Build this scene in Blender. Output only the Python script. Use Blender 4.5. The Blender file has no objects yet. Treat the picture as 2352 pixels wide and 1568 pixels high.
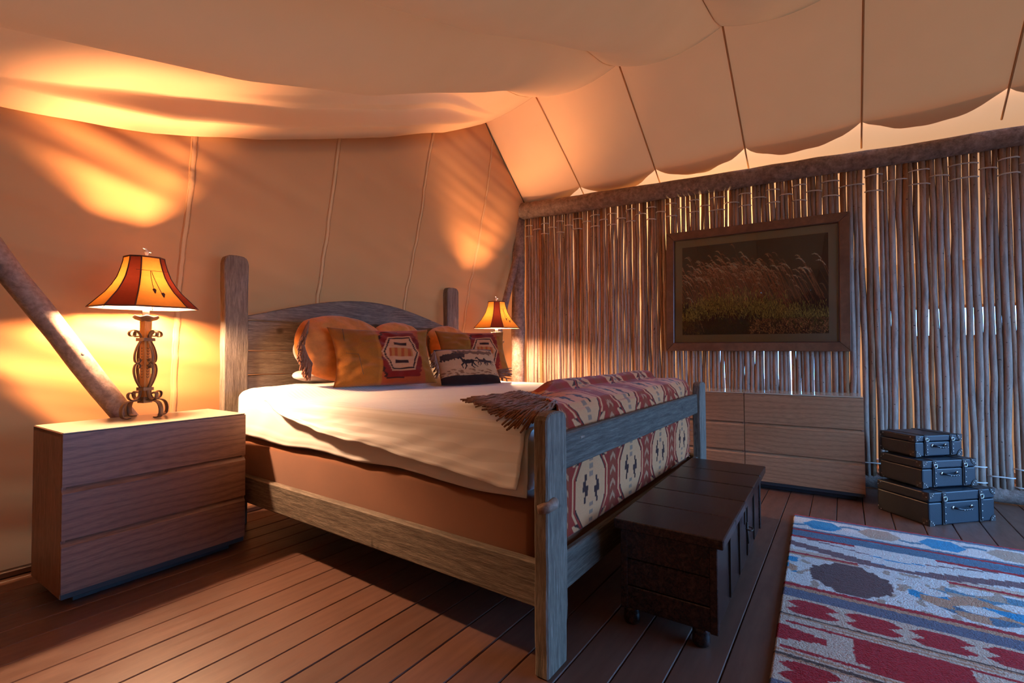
import bpy, bmesh, math, random
import numpy as np
from mathutils import Vector, Matrix, noise

random.seed(7); RNG = np.random.default_rng(7)
SC = bpy.context.scene
COL = SC.collection
PI = math.pi

# ------------------------------------------------------------------ camera
f_px, pitch, yaw, roll, cam_h = 1082.3, .0229, .6142, -.0055, 1.128
cF = Vector((math.cos(yaw)*math.cos(pitch), math.sin(yaw)*math.cos(pitch), math.sin(pitch)))
cR0 = Vector((math.sin(yaw), -math.cos(yaw), 0)); cU0 = cR0.cross(cF)
cR = cR0*math.cos(roll) + cU0*math.sin(roll); cU = -cR0*math.sin(roll) + cU0*math.cos(roll)
cam_d = bpy.data.cameras.new('camera'); cam = bpy.data.objects.new('camera', cam_d); COL.objects.link(cam)
cam.matrix_world = Matrix(((cR.x, cU.x, -cF.x, 0), (cR.y, cU.y, -cF.y, 0), (cR.z, cU.z, -cF.z, cam_h), (0, 0, 0, 1)))
cam_d.sensor_width = 36.0; cam_d.lens = f_px/2352*36; cam_d.clip_start = .02
SC.camera = cam

# ------------------------------------------------------------------ world, light, exposure
LAMP_POWER = 128.0          # each table lamp's bulb, watts
LAMP_COL = (1.0, .575, .32)
BACK_POWER = 80.0          # bulb in the wash room behind the stick wall
SKY_COL = (.19, .475, 1.0); SKY_STR = 9.0
SUN_STR = 10.0; SUN_COL = (1.0, .42, .14)       # low evening sun glowing through the canvas from outside
w = bpy.data.worlds.new('sky'); SC.world = w; w.use_nodes = True
wn = w.node_tree; bg = wn.nodes['Background']
bg.inputs['Color'].default_value = (*SKY_COL, 1); bg.inputs['Strength'].default_value = SKY_STR
sl_ = bpy.data.lights.new('evening_sun', 'SUN'); sl_.energy = SUN_STR; sl_.color = SUN_COL; sl_.angle = .02
so_ = bpy.data.objects.new('evening_sun', sl_); COL.objects.link(so_); so_.rotation_euler = Vector((.35, .45, .82)).to_track_quat('Z', 'Y').to_euler()
vs = SC.view_settings
vs.view_transform = 'Standard'; vs.look = 'None'; vs.gamma = 1; vs.use_curve_mapping = False; vs.exposure = 0.28
SC.cycles.max_bounces = 8; SC.cycles.diffuse_bounces = 5; SC.cycles.transmission_bounces = 6
SC.cycles.sample_clamp_indirect = 4.0
SC.cycles.caustics_reflective = False; SC.cycles.caustics_refractive = False

# ------------------------------------------------------------------ node helpers
def srgb(r, g, b):
    return tuple(((c/255)/12.92 if c/255 <= .04045 else ((c/255+.055)/1.055)**2.4) for c in (r, g, b))

class NT:
    def __init__(s, name):
        s.m = bpy.data.materials.new(name); s.m.use_nodes = True
        s.t = s.m.node_tree; s.b = s.t.nodes['Principled BSDF']; s.out = s.t.nodes['Material Output']
    def n(s, typ, **kw):
        nd = s.t.nodes.new(typ)
        for k, v in kw.items():
            if k in nd.inputs.keys() if isinstance(k, str) else False: nd.inputs[k].default_value = v
            else: setattr(nd, k, v)
        return nd
    def l(s, a, b): s.t.links.new(a, b)
    def coords(s, scale=(1, 1, 1), kind='Object', rot=(0, 0, 0)):
        tc = s.n('ShaderNodeTexCoord'); mp = s.n('ShaderNodeMapping')
        s.l(tc.outputs[kind], mp.inputs['Vector']); mp.inputs['Scale'].default_value = scale; mp.inputs['Rotation'].default_value = rot
        return mp.outputs['Vector']
    def noise(s, vec, scale=5, detail=4, rough=.5, dist=0):
        nd = s.n('ShaderNodeTexNoise'); s.l(vec, nd.inputs['Vector'])
        nd.inputs['Scale'].default_value = scale; nd.inputs['Detail'].default_value = detail
        nd.inputs['Roughness'].default_value = rough; nd.inputs['Distortion'].default_value = dist
        return nd.outputs['Fac']
    def ramp(s, fac, stops):
        nd = s.n('ShaderNodeValToRGB'); s.l(fac, nd.inputs['Fac']); e = nd.color_ramp.elements
        while len(e) < len(stops): e.new(.5)
        for i, (p, c) in enumerate(stops):
            e[i].position = p; e[i].color = (*c, 1) if len(c) == 3 else c
        return nd.outputs['Color']
    def mix(s, fac, a, b, mode='MIX'):
        nd = s.n('ShaderNodeMix'); nd.data_type = 'RGBA'; nd.blend_type = mode
        for sock, v in ((nd.inputs[0], fac), (nd.inputs[6], a), (nd.inputs[7], b)):
            if hasattr(v, 'default_value') or hasattr(v, 'is_linked'): s.l(v, sock)
            elif isinstance(v, tuple): sock.default_value = (*v, 1) if len(v) == 3 else v
            else: sock.default_value = v
        return nd.outputs[2]
    def bump(s, h, strength=.3, dist=.01):
        nd = s.n('ShaderNodeBump'); s.l(h, nd.inputs['Height'])
        nd.inputs['Strength'].default_value = strength; nd.inputs['Distance'].default_value = dist
        s.l(nd.outputs['Normal'], s.b.inputs['Normal']); return nd.outputs['Normal']
    def set(s, color=None, rough=None, metal=None, spec=None):
        if color is not None:
            if isinstance(color, tuple): s.b.inputs['Base Color'].default_value = (*color, 1)
            else: s.l(color, s.b.inputs['Base Color'])
        if rough is not None:
            if isinstance(rough, (int, float)): s.b.inputs['Roughness'].default_value = rough
            else: s.l(rough, s.b.inputs['Roughness'])
        if metal is not None: s.b.inputs['Metallic'].default_value = metal
        if spec is not None: s.b.inputs['Specular IOR Level'].default_value = spec
        return s.m

def canvas_mat(name, c1, c2, translucent=.15, glow=(1.0, .52, .18)):
    k = NT(name); v = k.coords((1, 1, 1))
    big = k.noise(v, .9, 3, .6)
    col = k.ramp(big, [(.3, c1), (.7, c2)])
    spot = k.noise(v, 11, 6, .75); col = k.mix(k.ramp(spot, [(.66, (0, 0, 0)), (.78, (.25, .25, .25))]), col, tuple(x*.72 for x in c1))
    fine = k.noise(v, 420, 1, .5)
    nrm = k.bump(fine, .08, .002)
    k.set(col, .9, spec=.12)
    tr = k.n('ShaderNodeBsdfTranslucent'); tr.inputs['Color'].default_value = (*glow, 1)
    mx = k.n('ShaderNodeMixShader'); mx.inputs[0].default_value = translucent
    k.l(k.b.outputs[0], mx.inputs[1]); k.l(tr.outputs[0], mx.inputs[2]); k.l(mx.outputs[0], k.out.inputs['Surface'])
    return k.m

def wood_mat(name, dark, mid, light, grain=(1, 12, 12), scale=6, rough=.6, bump=.3, knots=0.0, spec=.3, rnd=.0, dist=.6, cracks=.0):
    """grain: texture scale per axis, small along the fibres"""
    k = NT(name); v = k.coords(grain)
    oi = k.n('ShaderNodeObjectInfo')
    va = k.n('ShaderNodeVectorMath'); va.operation = 'ADD'; k.l(v, va.inputs[0])
    cb = k.n('ShaderNodeVectorMath'); cb.operation = 'SCALE'; cb.inputs[0].default_value = (37, 53, 71); k.l(oi.outputs['Random'], cb.inputs['Scale'])
    k.l(cb.outputs[0], va.inputs[1]); v = va.outputs[0]
    g1 = k.noise(v, scale, 6, .65, dist)
    g2 = k.noise(v, scale*5, 3, .6, .2)
    col = k.ramp(g1, [(.28, dark), (.5, mid), (.72, light)])
    col = k.mix(k.ramp(g2, [(.35, (.55, .55, .55)), (.62, (1, 1, 1))]), tuple(x*.55 for x in dark), col)
    if knots:
        vk = k.coords((1, 1, 1)); kn = k.noise(vk, 7, 2, .5, .5)
        col = k.mix(k.ramp(kn, [(.68, (0, 0, 0)), (.76, (knots,)*3)]), col, tuple(x*.35 for x in dark))
    if rnd:
        hv = k.n('ShaderNodeHueSaturation'); k.l(col, hv.inputs['Color'])
        mr = k.n('ShaderNodeMapRange'); k.l(oi.outputs['Random'], mr.inputs[0]); mr.inputs[3].default_value = 1-rnd; mr.inputs[4].default_value = 1+rnd
        k.l(mr.outputs[0], hv.inputs['Value']); col = hv.outputs[0]
    k.bump(g2 if not cracks else g1, bump, .004)
    return k.set(col, rough, spec=spec)

def fabric_mat(name, col, var=.15, rough=.9, weave=500, bump=.15, sheen=.3, mott=6):
    k = NT(name); v = k.coords()
    a = k.noise(v, mott, 5, .6)
    c = k.ramp(a, [(.3, tuple(x*(1-var) for x in col)), (.7, tuple(min(1, x*(1+var)) for x in col))])
    k.bump(k.noise(v, weave, 1, .5), bump, .002); k.b.inputs['Sheen Weight'].default_value = sheen
    return k.set(c, rough, spec=.15)

def attr_mat(name, rough=.95, weave=350, bump=.4, sheen=.2, mott=.12, dist=.004, spec=.15):
    k = NT(name); a = k.n('ShaderNodeAttribute'); a.attribute_name = 'Col'; v = k.coords()
    nz = k.noise(v, weave, 2, .7)
    c = k.mix(1.0, a.outputs['Color'], k.ramp(nz, [(.3, (1-mott*2,)*3), (.7, (1, 1, 1))]), 'MULTIPLY')
    k.bump(nz, bump, dist); k.b.inputs['Sheen Weight'].default_value = sheen
    return k.set(c, rough, spec=spec)

def plain(name, col, rough=.5, metal=0, spec=.5, bump=0, bscale=60, var=0):
    k = NT(name); v = k.coords(); nz = k.noise(v, bscale, 4, .6)
    if bump: k.bump(nz, bump, .003)
    c = k.ramp(k.noise(v, 8, 4, .6), [(.3, tuple(x*(1-var) for x in col)), (.7, tuple(x*(1+var) for x in col))])
    return k.set(c, rough, metal, spec)

M = {}
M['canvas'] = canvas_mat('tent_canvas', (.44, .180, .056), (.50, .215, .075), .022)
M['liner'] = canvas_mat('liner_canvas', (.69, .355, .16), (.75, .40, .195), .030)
M['seam'] = canvas_mat('seam_tape', (.505, .245, .098), (.555, .28, .122), .029)
M['outer'] = canvas_mat('outer_canvas', (.68, .50, .32), (.75, .56, .36), .08)
M['cord'] = plain('dark_cord', (.05, .03, .02), .8)
# floor paint: brown, half gloss, scuffed
k = NT('floor_paint'); v = k.coords((1, 9, 9)); oi = k.n('ShaderNodeObjectInfo')
c = k.ramp(k.noise(v, 3, 6, .65), [(.3, (.105, .050, .034)), (.7, (.150, .074, .050))])
sc_ = k.noise(k.coords((3, 30, 30)), 4, 6, .8); c = k.mix(k.ramp(sc_, [(.67, (0, 0, 0)), (.75, (.35, .35, .35))]), c, (.28, .20, .16))
hv = k.n('ShaderNodeHueSaturation'); k.l(c, hv.inputs['Color']); mr = k.n('ShaderNodeMapRange'); k.l(oi.outputs['Random'], mr.inputs[0])
mr.inputs[3].default_value = .86; mr.inputs[4].default_value = 1.14; k.l(mr.outputs[0], hv.inputs['Value'])
k.bump(k.noise(v, 18, 5, .6), .12, .003)
M['floor'] = k.set(hv.outputs[0], k.ramp(k.noise(k.coords((1, 3, 3)), 5, 5, .6), [(.3, (.34,)*3), (.7, (.52,)*3)]), spec=.45)
M['dark'] = plain('dark_void', (.012, .009, .008), .9)
GW = ((.085, .064, .048), (.20, .162, .124), (.335, .28, .222))
M['bed_d'] = wood_mat('weathered_rail_dark', *[tuple(c_*.60 for c_ in q) for q in GW], grain=(1, 14, 14), scale=5, rough=.7, bump=.5, knots=.8)
M['bed_x'] = wood_mat('weathered_plank_x', *GW, grain=(1, 14, 14), scale=5, rough=.72, bump=.5, knots=.8)
M['bed_y'] = wood_mat('weathered_plank_y', *GW, grain=(14, 1, 14), scale=5, rough=.72, bump=.5, knots=.8)
M['bed_z'] = wood_mat('weathered_post_z', *GW, grain=(14, 14, 1), scale=5, rough=.75, bump=.6, knots=.8)
OK_ = ((.115, .052, .034), (.26, .132, .088), (.36, .195, .135))
def oak_mat(name, dark, mid, light, rough=.4):
    k = NT(name); oi = k.n('ShaderNodeObjectInfo'); v = k.coords((.20, 1, 1))
    cb = k.n('ShaderNodeVectorMath'); cb.operation = 'SCALE'; cb.inputs[0].default_value = (3, 5, 7); k.l(oi.outputs['Random'], cb.inputs['Scale'])
    va = k.n('ShaderNodeVectorMath'); va.operation = 'ADD'; k.l(v, va.inputs[0]); k.l(cb.outputs[0], va.inputs[1]); v = va.outputs[0]
    wv = k.n('ShaderNodeTexWave'); k.l(v, wv.inputs['Vector']); wv.wave_type = 'BANDS'; wv.bands_direction = 'Z'; wv.wave_profile = 'SAW'
    for nm, val in (('Scale', 9.0), ('Distortion', 16.0), ('Detail', 3.0), ('Detail Scale', .55), ('Detail Roughness', .5)): wv.inputs[nm].default_value = val
    big = k.noise(v, 3.2, 3, .55)
    c = k.ramp(big, [(.3, mid), (.7, light)])
    c = k.mix(k.ramp(wv.outputs['Fac'], [(.0, (.50,)*3), (.25, (.06,)*3), (.7, (0, 0, 0)), (1, (.42,)*3)]), c, dark)
    vp = k.coords((4, 60, 60)); pore = k.noise(vp, 5, 3, .6); c = k.mix(1.0, c, k.ramp(pore, [(.32, (.66,)*3), (.58, (1, 1, 1))]), 'MULTIPLY')
    k.bump(pore, .06, .002); return k.set(c, rough, spec=.45)
M['oak'] = oak_mat('oak_veneer', (.10, .044, .030), (.25, .128, .086), (.34, .185, .13))
M['oak_pale'] = oak_mat('pale_oak_veneer', (.21, .095, .042), (.385, .19, .092), (.46, .25, .135), .36)
M['oak_z'] = wood_mat('oak_veneer_upright', *OK_, grain=(9, 9, 1.2), scale=4, rough=.45, bump=.06, spec=.4, dist=1.2)
M['oak_y'] = wood_mat('oak_veneer_pale', (.24, .125, .07), (.36, .20, .115), (.42, .245, .15), grain=(14, 1.2, 9), scale=4.5, rough=.4, bump=.06, spec=.45, dist=1.4, rnd=.1)
M['plinth'] = plain('plinth_black', (.03, .035, .04), .5)
M['top_cream'] = plain('cream_glass', (.62, .55, .40), .12, spec=.6)
M['chest'] = wood_mat('dark_stained_wood', (.014, .006, .005), (.036, .015, .011), (.062, .028, .022), grain=(2, 10, 10), scale=5, rough=.27, bump=.15, spec=.5, rnd=.2)
M['iron'] = plain('dark_iron', (.05, .035, .027), .45, .6, bump=.2)
M['scroll'] = plain('bronzed_iron', (.115, .065, .040), .5, .35, bump=.15, bscale=90)
M['lampwood'] = wood_mat('lamp_post_wood', (.50, .19, .05), (.74, .31, .075), (.82, .42, .13), grain=(12, 12, 1), scale=6, rough=.45, bump=.1)
M['white'] = None
# white linen with faint satin stripes across the bed
k = NT('white_linen'); v = k.coords(); wv = k.n('ShaderNodeTexWave'); k.l(v, wv.inputs['Vector']); wv.bands_direction = 'X'
wv.inputs['Scale'].default_value = 13; wv.inputs['Distortion'].default_value = 0
c = k.ramp(wv.outputs['Fac'], [(.45, (.76, .715, .675)), (.55, (.83, .79, .755))])
k.bump(k.noise(v, 700, 1, .5), .06, .001); k.b.inputs['Sheen Weight'].default_value = .2
M['stripe'] = k.set(c, k.ramp(wv.outputs['Fac'], [(.45, (.85,)*3), (.55, (.55,)*3)]), spec=.2)
M['white'] = fabric_mat('white_cotton', (.74, .70, .66), .03, bump=.06)
M['brown_cloth'] = fabric_mat('brown_boxspring_cloth', (.205, .075, .030), .10, bump=.1, mott=2)
M['suede_orange'] = fabric_mat('orange_suede', (.56, .19, .04), .28, bump=.1, mott=9)
M['suede_ochre'] = fabric_mat('ochre_suede', (.30, .135, .030), .22, bump=.1, mott=9)
M['fringe'] = fabric_mat('brown_twist_fringe', (.21, .080, .036), .3, bump=.4, weave=200)
M['leather'] = plain('dark_leather', (.03, .02, .018), .42, bump=.2, bscale=120)
M['case'] = plain('black_leatherette', (.006, .011, .019), .38, spec=.5, bump=.25, bscale=160)
M['nickel'] = plain('nickel', (.55, .52, .48), .3, 1)
M['bark'] = None
k = NT('stick_bark'); oi = k.n('ShaderNodeObjectInfo'); v = k.coords((1, 1, 1)); vz = k.coords((9, 9, 1))
base = k.ramp(oi.outputs['Random'], [(0, (.27, .185, .138)), (.3, (.42, .300, .235)), (.55, (.32, .215, .160)), (.8, (.46, .335, .27)), (.93, (.40, .18, .075)), (1, (.21, .135, .095))])
gr = k.noise(vz, 5, 6, .7, .4); c = k.mix(1.0, base, k.ramp(gr, [(.3, (.50,)*3), (.7, (1.2,)*3)]), 'MULTIPLY')
pa = k.noise(k.coords((5, 5, .8)), 2.2, 3, .6); c = k.mix(k.ramp(pa, [(.64, (0, 0, 0)), (.71, (.6, .6, .6))]), c, (.27, .105, .045))
sp = k.noise(v, 48, 3, .6); c = k.mix(k.ramp(sp, [(.66, (0, 0, 0)), (.72, (.9, .9, .9))]), c, (.04, .022, .016))
k.bump(k.noise(v, 70, 4, .7), .6, .004); M['bark'] = k.set(c, .82, spec=.2)
M['log'] = None
k = NT('log_bark'); v = k.coords((1, 1, 1)); c = k.ramp(k.noise(v, 22, 8, .75), [(.3, (.11, .075, .060)), (.55, (.31, .225, .185)), (.75, (.48, .38, .32))])
pa = k.noise(v, 4, 4, .6); c = k.mix(k.ramp(pa, [(.55, (0, 0, 0)), (.75, (.6, .6, .6))]), c, (.19, .085, .045))
k.bump(k.noise(v, 30, 6, .75), .9, .015); M['log'] = k.set(c, .85, spec=.2)
M['peeled'] = wood_mat('peeled_pole', (.19, .115, .080), (.34, .235, .175), (.43, .32, .25), grain=(6, 6, 6), scale=1.5, rough=.6, bump=.35, knots=.9, dist=1.5)
M['rope'] = fabric_mat('white_rope', (.58, .54, .49), .12, bump=.8, weave=160)
M['frame'] = wood_mat('figured_frame_wood', (.10, .042, .022), (.155, .068, .035), (.20, .095, .05), grain=(1, 26, 1), scale=4, rough=.3, bump=.03, spec=.5)
M['frame_lip'] = plain('dark_frame_lip', (.045, .014, .010), .35)
M['mat_board'] = plain('olive_mat_board', (.40, .36, .27), .9)
M['attr'] = attr_mat('woven_pattern'); M['rug'] = attr_mat('rug_pile', weave=130, bump=1.0, mott=.2, dist=.008, sheen=.1)
M['print'] = attr_mat('photo_print', rough=.6, weave=10, bump=0, mott=0, sheen=0)
M['attr_p'] = attr_mat('pillow_pattern', rough=.9, weave=300, bump=.25, mott=.15)
# picture glass: thin clear pane with a reflection
k = NT('picture_glass'); gl = k.n('ShaderNodeBsdfGlossy'); gl.inputs['Roughness'].default_value = .015
tp = k.n('ShaderNodeBsdfTransparent'); fr = k.n('ShaderNodeFresnel'); fr.inputs['IOR'].default_value = 1.5
mx = k.n('ShaderNodeMixShader'); k.l(fr.outputs[0], mx.inputs[0]); k.l(tp.outputs[0], mx.inputs[1]); k.l(gl.outputs[0], mx.inputs[2]); k.l(mx.outputs[0], k.out.inputs['Surface'])
M['glass'] = k.m
def shade_mat(name, col, tr=.6):
    k = NT(name); v = k.coords(); nz = k.noise(v, 60, 4, .6)
    c = k.mix(k.ramp(nz, [(.3, (0, 0, 0)), (.7, (.3,)*3)]), col, tuple(x*.7 for x in col))
    geo = k.n('ShaderNodeNewGeometry'); k.set(k.mix(geo.outputs['Backfacing'], c, (.80, .74, .64)), .85, spec=.1); t = k.n('ShaderNodeBsdfTranslucent'); k.l(c, t.inputs['Color'])
    mx = k.n('ShaderNodeMixShader'); mx.inputs[0].default_value = tr
    k.l(k.b.outputs[0], mx.inputs[1]); k.l(t.outputs[0], mx.inputs[2]); k.l(mx.outputs[0], k.out.inputs['Surface']); return k.m
M['shade'] = shade_mat('parchment_shade', (.54, .185, .026), .015)
M['shade_red'] = shade_mat('red_suede_shade', (.17, .024, .010), .007)
M['shade_trim'] = plain('shade_trim_brown', (.085, .025, .012), .8)
M['shade_in'] = plain('white_shade_lining', (.8, .76, .68), .9)
M['candle'] = plain('candle_sleeve', (.72, .66, .56), .5)
M['finial'] = plain('pale_finial', (.6, .5, .4), .4)
k = NT('lamp_bulb'); k.b.inputs['Emission Color'].default_value = (*LAMP_COL, 1); k.b.inputs['Emission Strength'].default_value = 1.0
M['bulb'] = k.m; BULB_MAT = k

# ------------------------------------------------------------------ object helpers
def tag(o, label=None, cat=None, group=None, kind=None):
    if label: o['label'] = label
    if cat: o['category'] = cat
    if group: o['group'] = group
    if kind: o['kind'] = kind
    return o
def empty(name, loc=(0, 0, 0), rz=0, label=None, cat=None, group=None, kind=None, parent=None):
    o = bpy.data.objects.new(name, None); COL.objects.link(o); o.location = loc; o.rotation_euler = (0, 0, rz); o.empty_display_size = .1
    if parent: o.parent = parent
    return tag(o, label, cat, group, kind)
def mesh_obj(name, me, mat, parent=None, smooth=False):
    for m in (mat if isinstance(mat, (list, tuple)) else [mat]): me.materials.append(m)
    if smooth: me.polygons.foreach_set('use_smooth', [True]*len(me.polygons))
    o = bpy.data.objects.new(name, me); COL.objects.link(o)
    if parent: o.parent = parent
    return o
class MB:
    def __init__(s): s.v = []; s.f = []; s.mi = []
    def add(s, vs, fs, mi=0):
        n = len(s.v); s.v += [tuple(x) for x in vs]; s.f += [tuple(i+n for i in q) for q in fs]; s.mi += [mi]*len(fs)
    def bm(s, bm, mi=0):
        bm.verts.index_update(); s.add([v.co[:] for v in bm.verts], [[v.index for v in q.verts] for q in bm.faces], mi); bm.free()
    def box(s, x0, x1, y0, y1, z0, z1, bev=.0, seg=1, M_=None, mi=0, jit=0):
        bm = bmesh.new(); bmesh.ops.create_cube(bm, size=1)
        for v in bm.verts: v.co = Vector(((x0+x1)/2+v.co.x*(x1-x0), (y0+y1)/2+v.co.y*(y1-y0), (z0+z1)/2+v.co.z*(z1-z0)))
        if bev: bmesh.ops.bevel(bm, geom=bm.edges[:], offset=bev, segments=seg, affect='EDGES', profile=.5)
        if jit:
            for v in bm.verts: v.co += Vector([random.uniform(-jit, jit) for _ in range(3)])
        if M_ is not None: bm.transform(M_)
        s.bm(bm, mi)
    def prism(s, poly, y0, y1, bev=0, M_=None, mi=0):
        """poly of (x, z), extruded along y"""
        bm = bmesh.new(); a = [bm.verts.new((x, y0, z)) for x, z in poly]
        fc = bm.faces.new(a); r = bmesh.ops.extrude_face_region(bm, geom=[fc])
        for e in r['geom']:
            if isinstance(e, bmesh.types.BMVert): e.co.y = y1
        bmesh.ops.recalc_face_normals(bm, faces=bm.faces[:])
        if bev:
            ed = [e for e in bm.edges if len(e.link_faces) == 2 and e.calc_face_angle(0) > .6]
            bmesh.ops.bevel(bm, geom=ed, offset=bev, segments=1, affect='EDGES')
        if M_ is not None: bm.transform(M_)
        s.bm(bm, mi)
    def tube(s, pts, rad, n=8, jit=0, cap=True, mi=0):
        pts = [Vector(p) for p in pts]; R = rad if isinstance(rad, (list, tuple)) else [rad]*len(pts)
        up = Vector((0, 0, 1)); base = len(s.v); vs = []; prev = None
        for i, p in enumerate(pts):
            t = (pts[min(i+1, len(pts)-1)]-pts[max(i-1, 0)]).normalized()
            if prev is None:
                a = t.cross(up if abs(t.z) < .9 else Vector((1, 0, 0))).normalized()
            else: a = (prev - t*prev.dot(t)).normalized()
            prev = a; b = t.cross(a)
            for k_ in range(n):
                an = 2*PI*k_/n; r = R[i]*(1+(random.uniform(-jit, jit) if jit else 0)); vs.append(p+a*math.cos(an)*r+b*math.sin(an)*r)
        fs = [(i*n+k_, i*n+(k_+1) % n, (i+1)*n+(k_+1) % n, (i+1)*n+k_) for i in range(len(pts)-1) for k_ in range(n)]
        if cap: fs += [tuple(range(n-1, -1, -1)), tuple((len(pts)-1)*n+k_ for k_ in range(n))]
        s.add(vs, fs, mi)
    def lathe(s, prof, n=20, M_=None, mi=0):
        vs = [(r*math.cos(2*PI*k_/n), r*math.sin(2*PI*k_/n), z) for r, z in prof for k_ in range(n)]
        fs = [(i*n+k_, i*n+(k_+1) % n, (i+1)*n+(k_+1) % n, (i+1)*n+k_) for i in range(len(prof)-1) for k_ in range(n)]
        fs += [tuple(range(n-1, -1, -1)), tuple((len(prof)-1)*n+k_ for k_ in range(n))]
        if M_ is not None: vs = [M_ @ Vector(q) for q in vs]
        s.add(vs, fs, mi)
    def strip(s, rz, width, thick, ang, M_=None, mi=0):
        """flat iron strip following (r, z) points in the upright plane at angle ang"""
        ca, sa = math.cos(ang), math.sin(ang); vs = []; n = len(rz)
        for i, (r, z) in enumerate(rz):
            r0, z0 = rz[max(i-1, 0)]; r1, z1 = rz[min(i+1, n-1)]; d = math.hypot(r1-r0, z1-z0) or 1
            nr, nz = -(z1-z0)/d*thick/2, (r1-r0)/d*thick/2
            for sw, sn in ((-1, -1), (1, -1), (1, 1), (-1, 1)):
                rr, zz, ww = r+nr*sn, z+nz*sn, sw*width/2
                vs.append(Vector((rr*ca-ww*sa, rr*sa+ww*ca, zz)))
        fs = [(i*4+j, i*4+(j+1) % 4, (i+1)*4+(j+1) % 4, (i+1)*4+j) for i in range(n-1) for j in range(4)]
        fs += [(3, 2, 1, 0), tuple((n-1)*4+j for j in range(4))]
        if M_ is not None: vs = [M_ @ q for q in vs]
        s.add(vs, fs, mi)
    def build(s, name, mat, parent=None, smooth=False):
        me = bpy.data.meshes.new(name); me.from_pydata(s.v, [], s.f); me.update()
        bm = bmesh.new(); bm.from_mesh(me); bmesh.ops.recalc_face_normals(bm, faces=bm.faces[:]); bm.to_mesh(me); bm.free()
        o = mesh_obj(name, me, mat, parent, smooth)
        if any(s.mi) and len(me.polygons) == len(s.mi): me.polygons.foreach_set('material_index', s.mi)
        return o
def box_obj(name, dims, mat, parent=None, bev=.003, seg=1, jit=0, M_=None):
    b = MB(); b.box(*dims, bev=bev, seg=seg, jit=jit, M_=M_); return b.build(name, mat, parent)
def grid_mesh(name, P, mat, parent=None, cols=None, smooth=True, thick=0, flip=False, closed_u=False):
    """P: (ny, nx, 3) array of points -> one quad mesh, with optional (ny, nx, 3) colours"""
    ny, nx = P.shape[:2]; me = bpy.data.meshes.new(name)
    idx = np.arange(ny*nx).reshape(ny, nx)
    q = np.stack([idx[:-1, :-1], idx[:-1, 1:], idx[1:, 1:], idx[1:, :-1]], -1).reshape(-1, 4)
    if flip: q = q[:, ::-1]
    me.vertices.add(ny*nx); me.vertices.foreach_set('co', P.reshape(-1).astype(np.float32))
    me.loops.add(len(q)*4); me.loops.foreach_set('vertex_index', q.reshape(-1).astype(np.int32))
    me.polygons.add(len(q)); me.polygons.foreach_set('loop_start', np.arange(0, len(q)*4, 4, dtype=np.int32))
    me.update(calc_edges=True)
    if cols is not None:
        ca = me.color_attributes.new('Col', 'FLOAT_COLOR', 'POINT'); a = np.ones((ny*nx, 4), np.float32); a[:, :3] = cols.reshape(-1, 3); ca.data.foreach_set('color', a.reshape(-1))
    o = mesh_obj(name, me, mat, parent, smooth)
    if thick:
        md = o.modifiers.new('thickness', 'SOLIDIFY'); md.thickness = thick; md.offset = -1
    return o
def copy_tree(o, parent=None):
    c = o.copy(); COL.objects.link(c)
    if parent: c.parent = parent
    for ch in o.children: copy_tree(ch, c)
    return c
def nz(x, y, z=0): return noise.noise(Vector((x, y, z)))
def lerp_tab(tab, x):
    return float(np.interp(x, [t[0] for t in tab], [t[1] for t in tab]))
def sm(x, a, b):
    t = min(1, max(0, (x-a)/(b-a))); return t*t*(3-2*t)

# ================================================================== SETTING
# ---- floor: painted boards running along x
floor = empty('floor', kind='structure')
BW = .1535; x0f, x1f = -1.4, 6.3
y = -3.3135; n_b = 0
plank_me = []
for v_ in range(4):
    b = MB(); b.box(x0f, x1f, .002, BW-.002, -.030, 0, bev=.003, seg=1); o = b.build('plank', M['floor'], floor); plank_me.append(o); 
    if v_: o.location.z = 0
first = True; i = 0
while y < 3.75:
    o = plank_me[i] if i < 4 else plank_me[i % 4].copy()
    if i >= 4: COL.objects.link(o); o.parent = floor
    o.location = (0, y, random.uniform(-.0015, .0)); y += BW; i += 1
box_obj('floor_underlay', (x0f, x1f, -3.32, 3.75, -.06, -.034), M['dark'], floor, bev=0)
g = box_obj('ground', (-25, 30, -30, 30, -.5, -.45), plain('dry_ground', (.16, .13, .10), .95), bev=0); g['kind'] = 'structure'

# ---- canvas wall behind the bed (leans inward as it rises)
WY = [(-.1, 3.525), (0, 3.52), (.4, 3.515), (.8, 3.50), (1.16, 3.472), (1.58, 3.41), (2.03, 3.31), (2.43, 3.215), (3.0, 3.10), (3.6, 2.99)]
SEAMS = [.28, 1.22, 2.17, 3.08, 3.95]
def wall_y(x, z):
    y = lerp_tab(WY, z)
    y += .035*nz(x*.55+3, z*.8, 1.3) * sm(z, 0, .6)
    # soft drag folds, nearly level, sloping down to the right
    s_ = z + .22*x
    y += (.020*nz(x*.5, s_*4.6, 7) + .010*nz(x*.9, s_*10, 3.1))*(1+.9*math.exp(-((x-.6)/.7)**2))
    d = min(abs(x-s) for s in SEAMS)
    y += .0042*nz(x*4, z*34, 9.7)*math.exp(-(d/.05)**2) + .004*math.exp(-(d/.04)**2)
    return y
ZS = [(-1.3, 2.20), (-.6, 2.17), (0, 2.15), (.29, 2.215), (.58, 2.285), (.98, 2.38), (1.41, 2.53), (1.62, 2.60), (2.1, 2.84), (2.56, 3.055), (3.0, 3.275), (3.45, 3.49), (3.72, 3.64)]
def zs(x): return lerp_tab(ZS, x)
def valance(x):       # lower edge of the ceiling liner where it meets the head wall
    return lerp_tab([(-1.3, 2.20), (0, 2.25), (.41, 2.31), (.56, 2.325), (1.01, 2.40), (1.62, 2.575), (2.56, 2.90), (3.18, 3.16), (3.68, 3.44), (3.8, 3.5)], x)
wall = empty('wall_left', kind='structure')
xs = [-1.3]+SEAMS+[4.72, 6.25]
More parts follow.
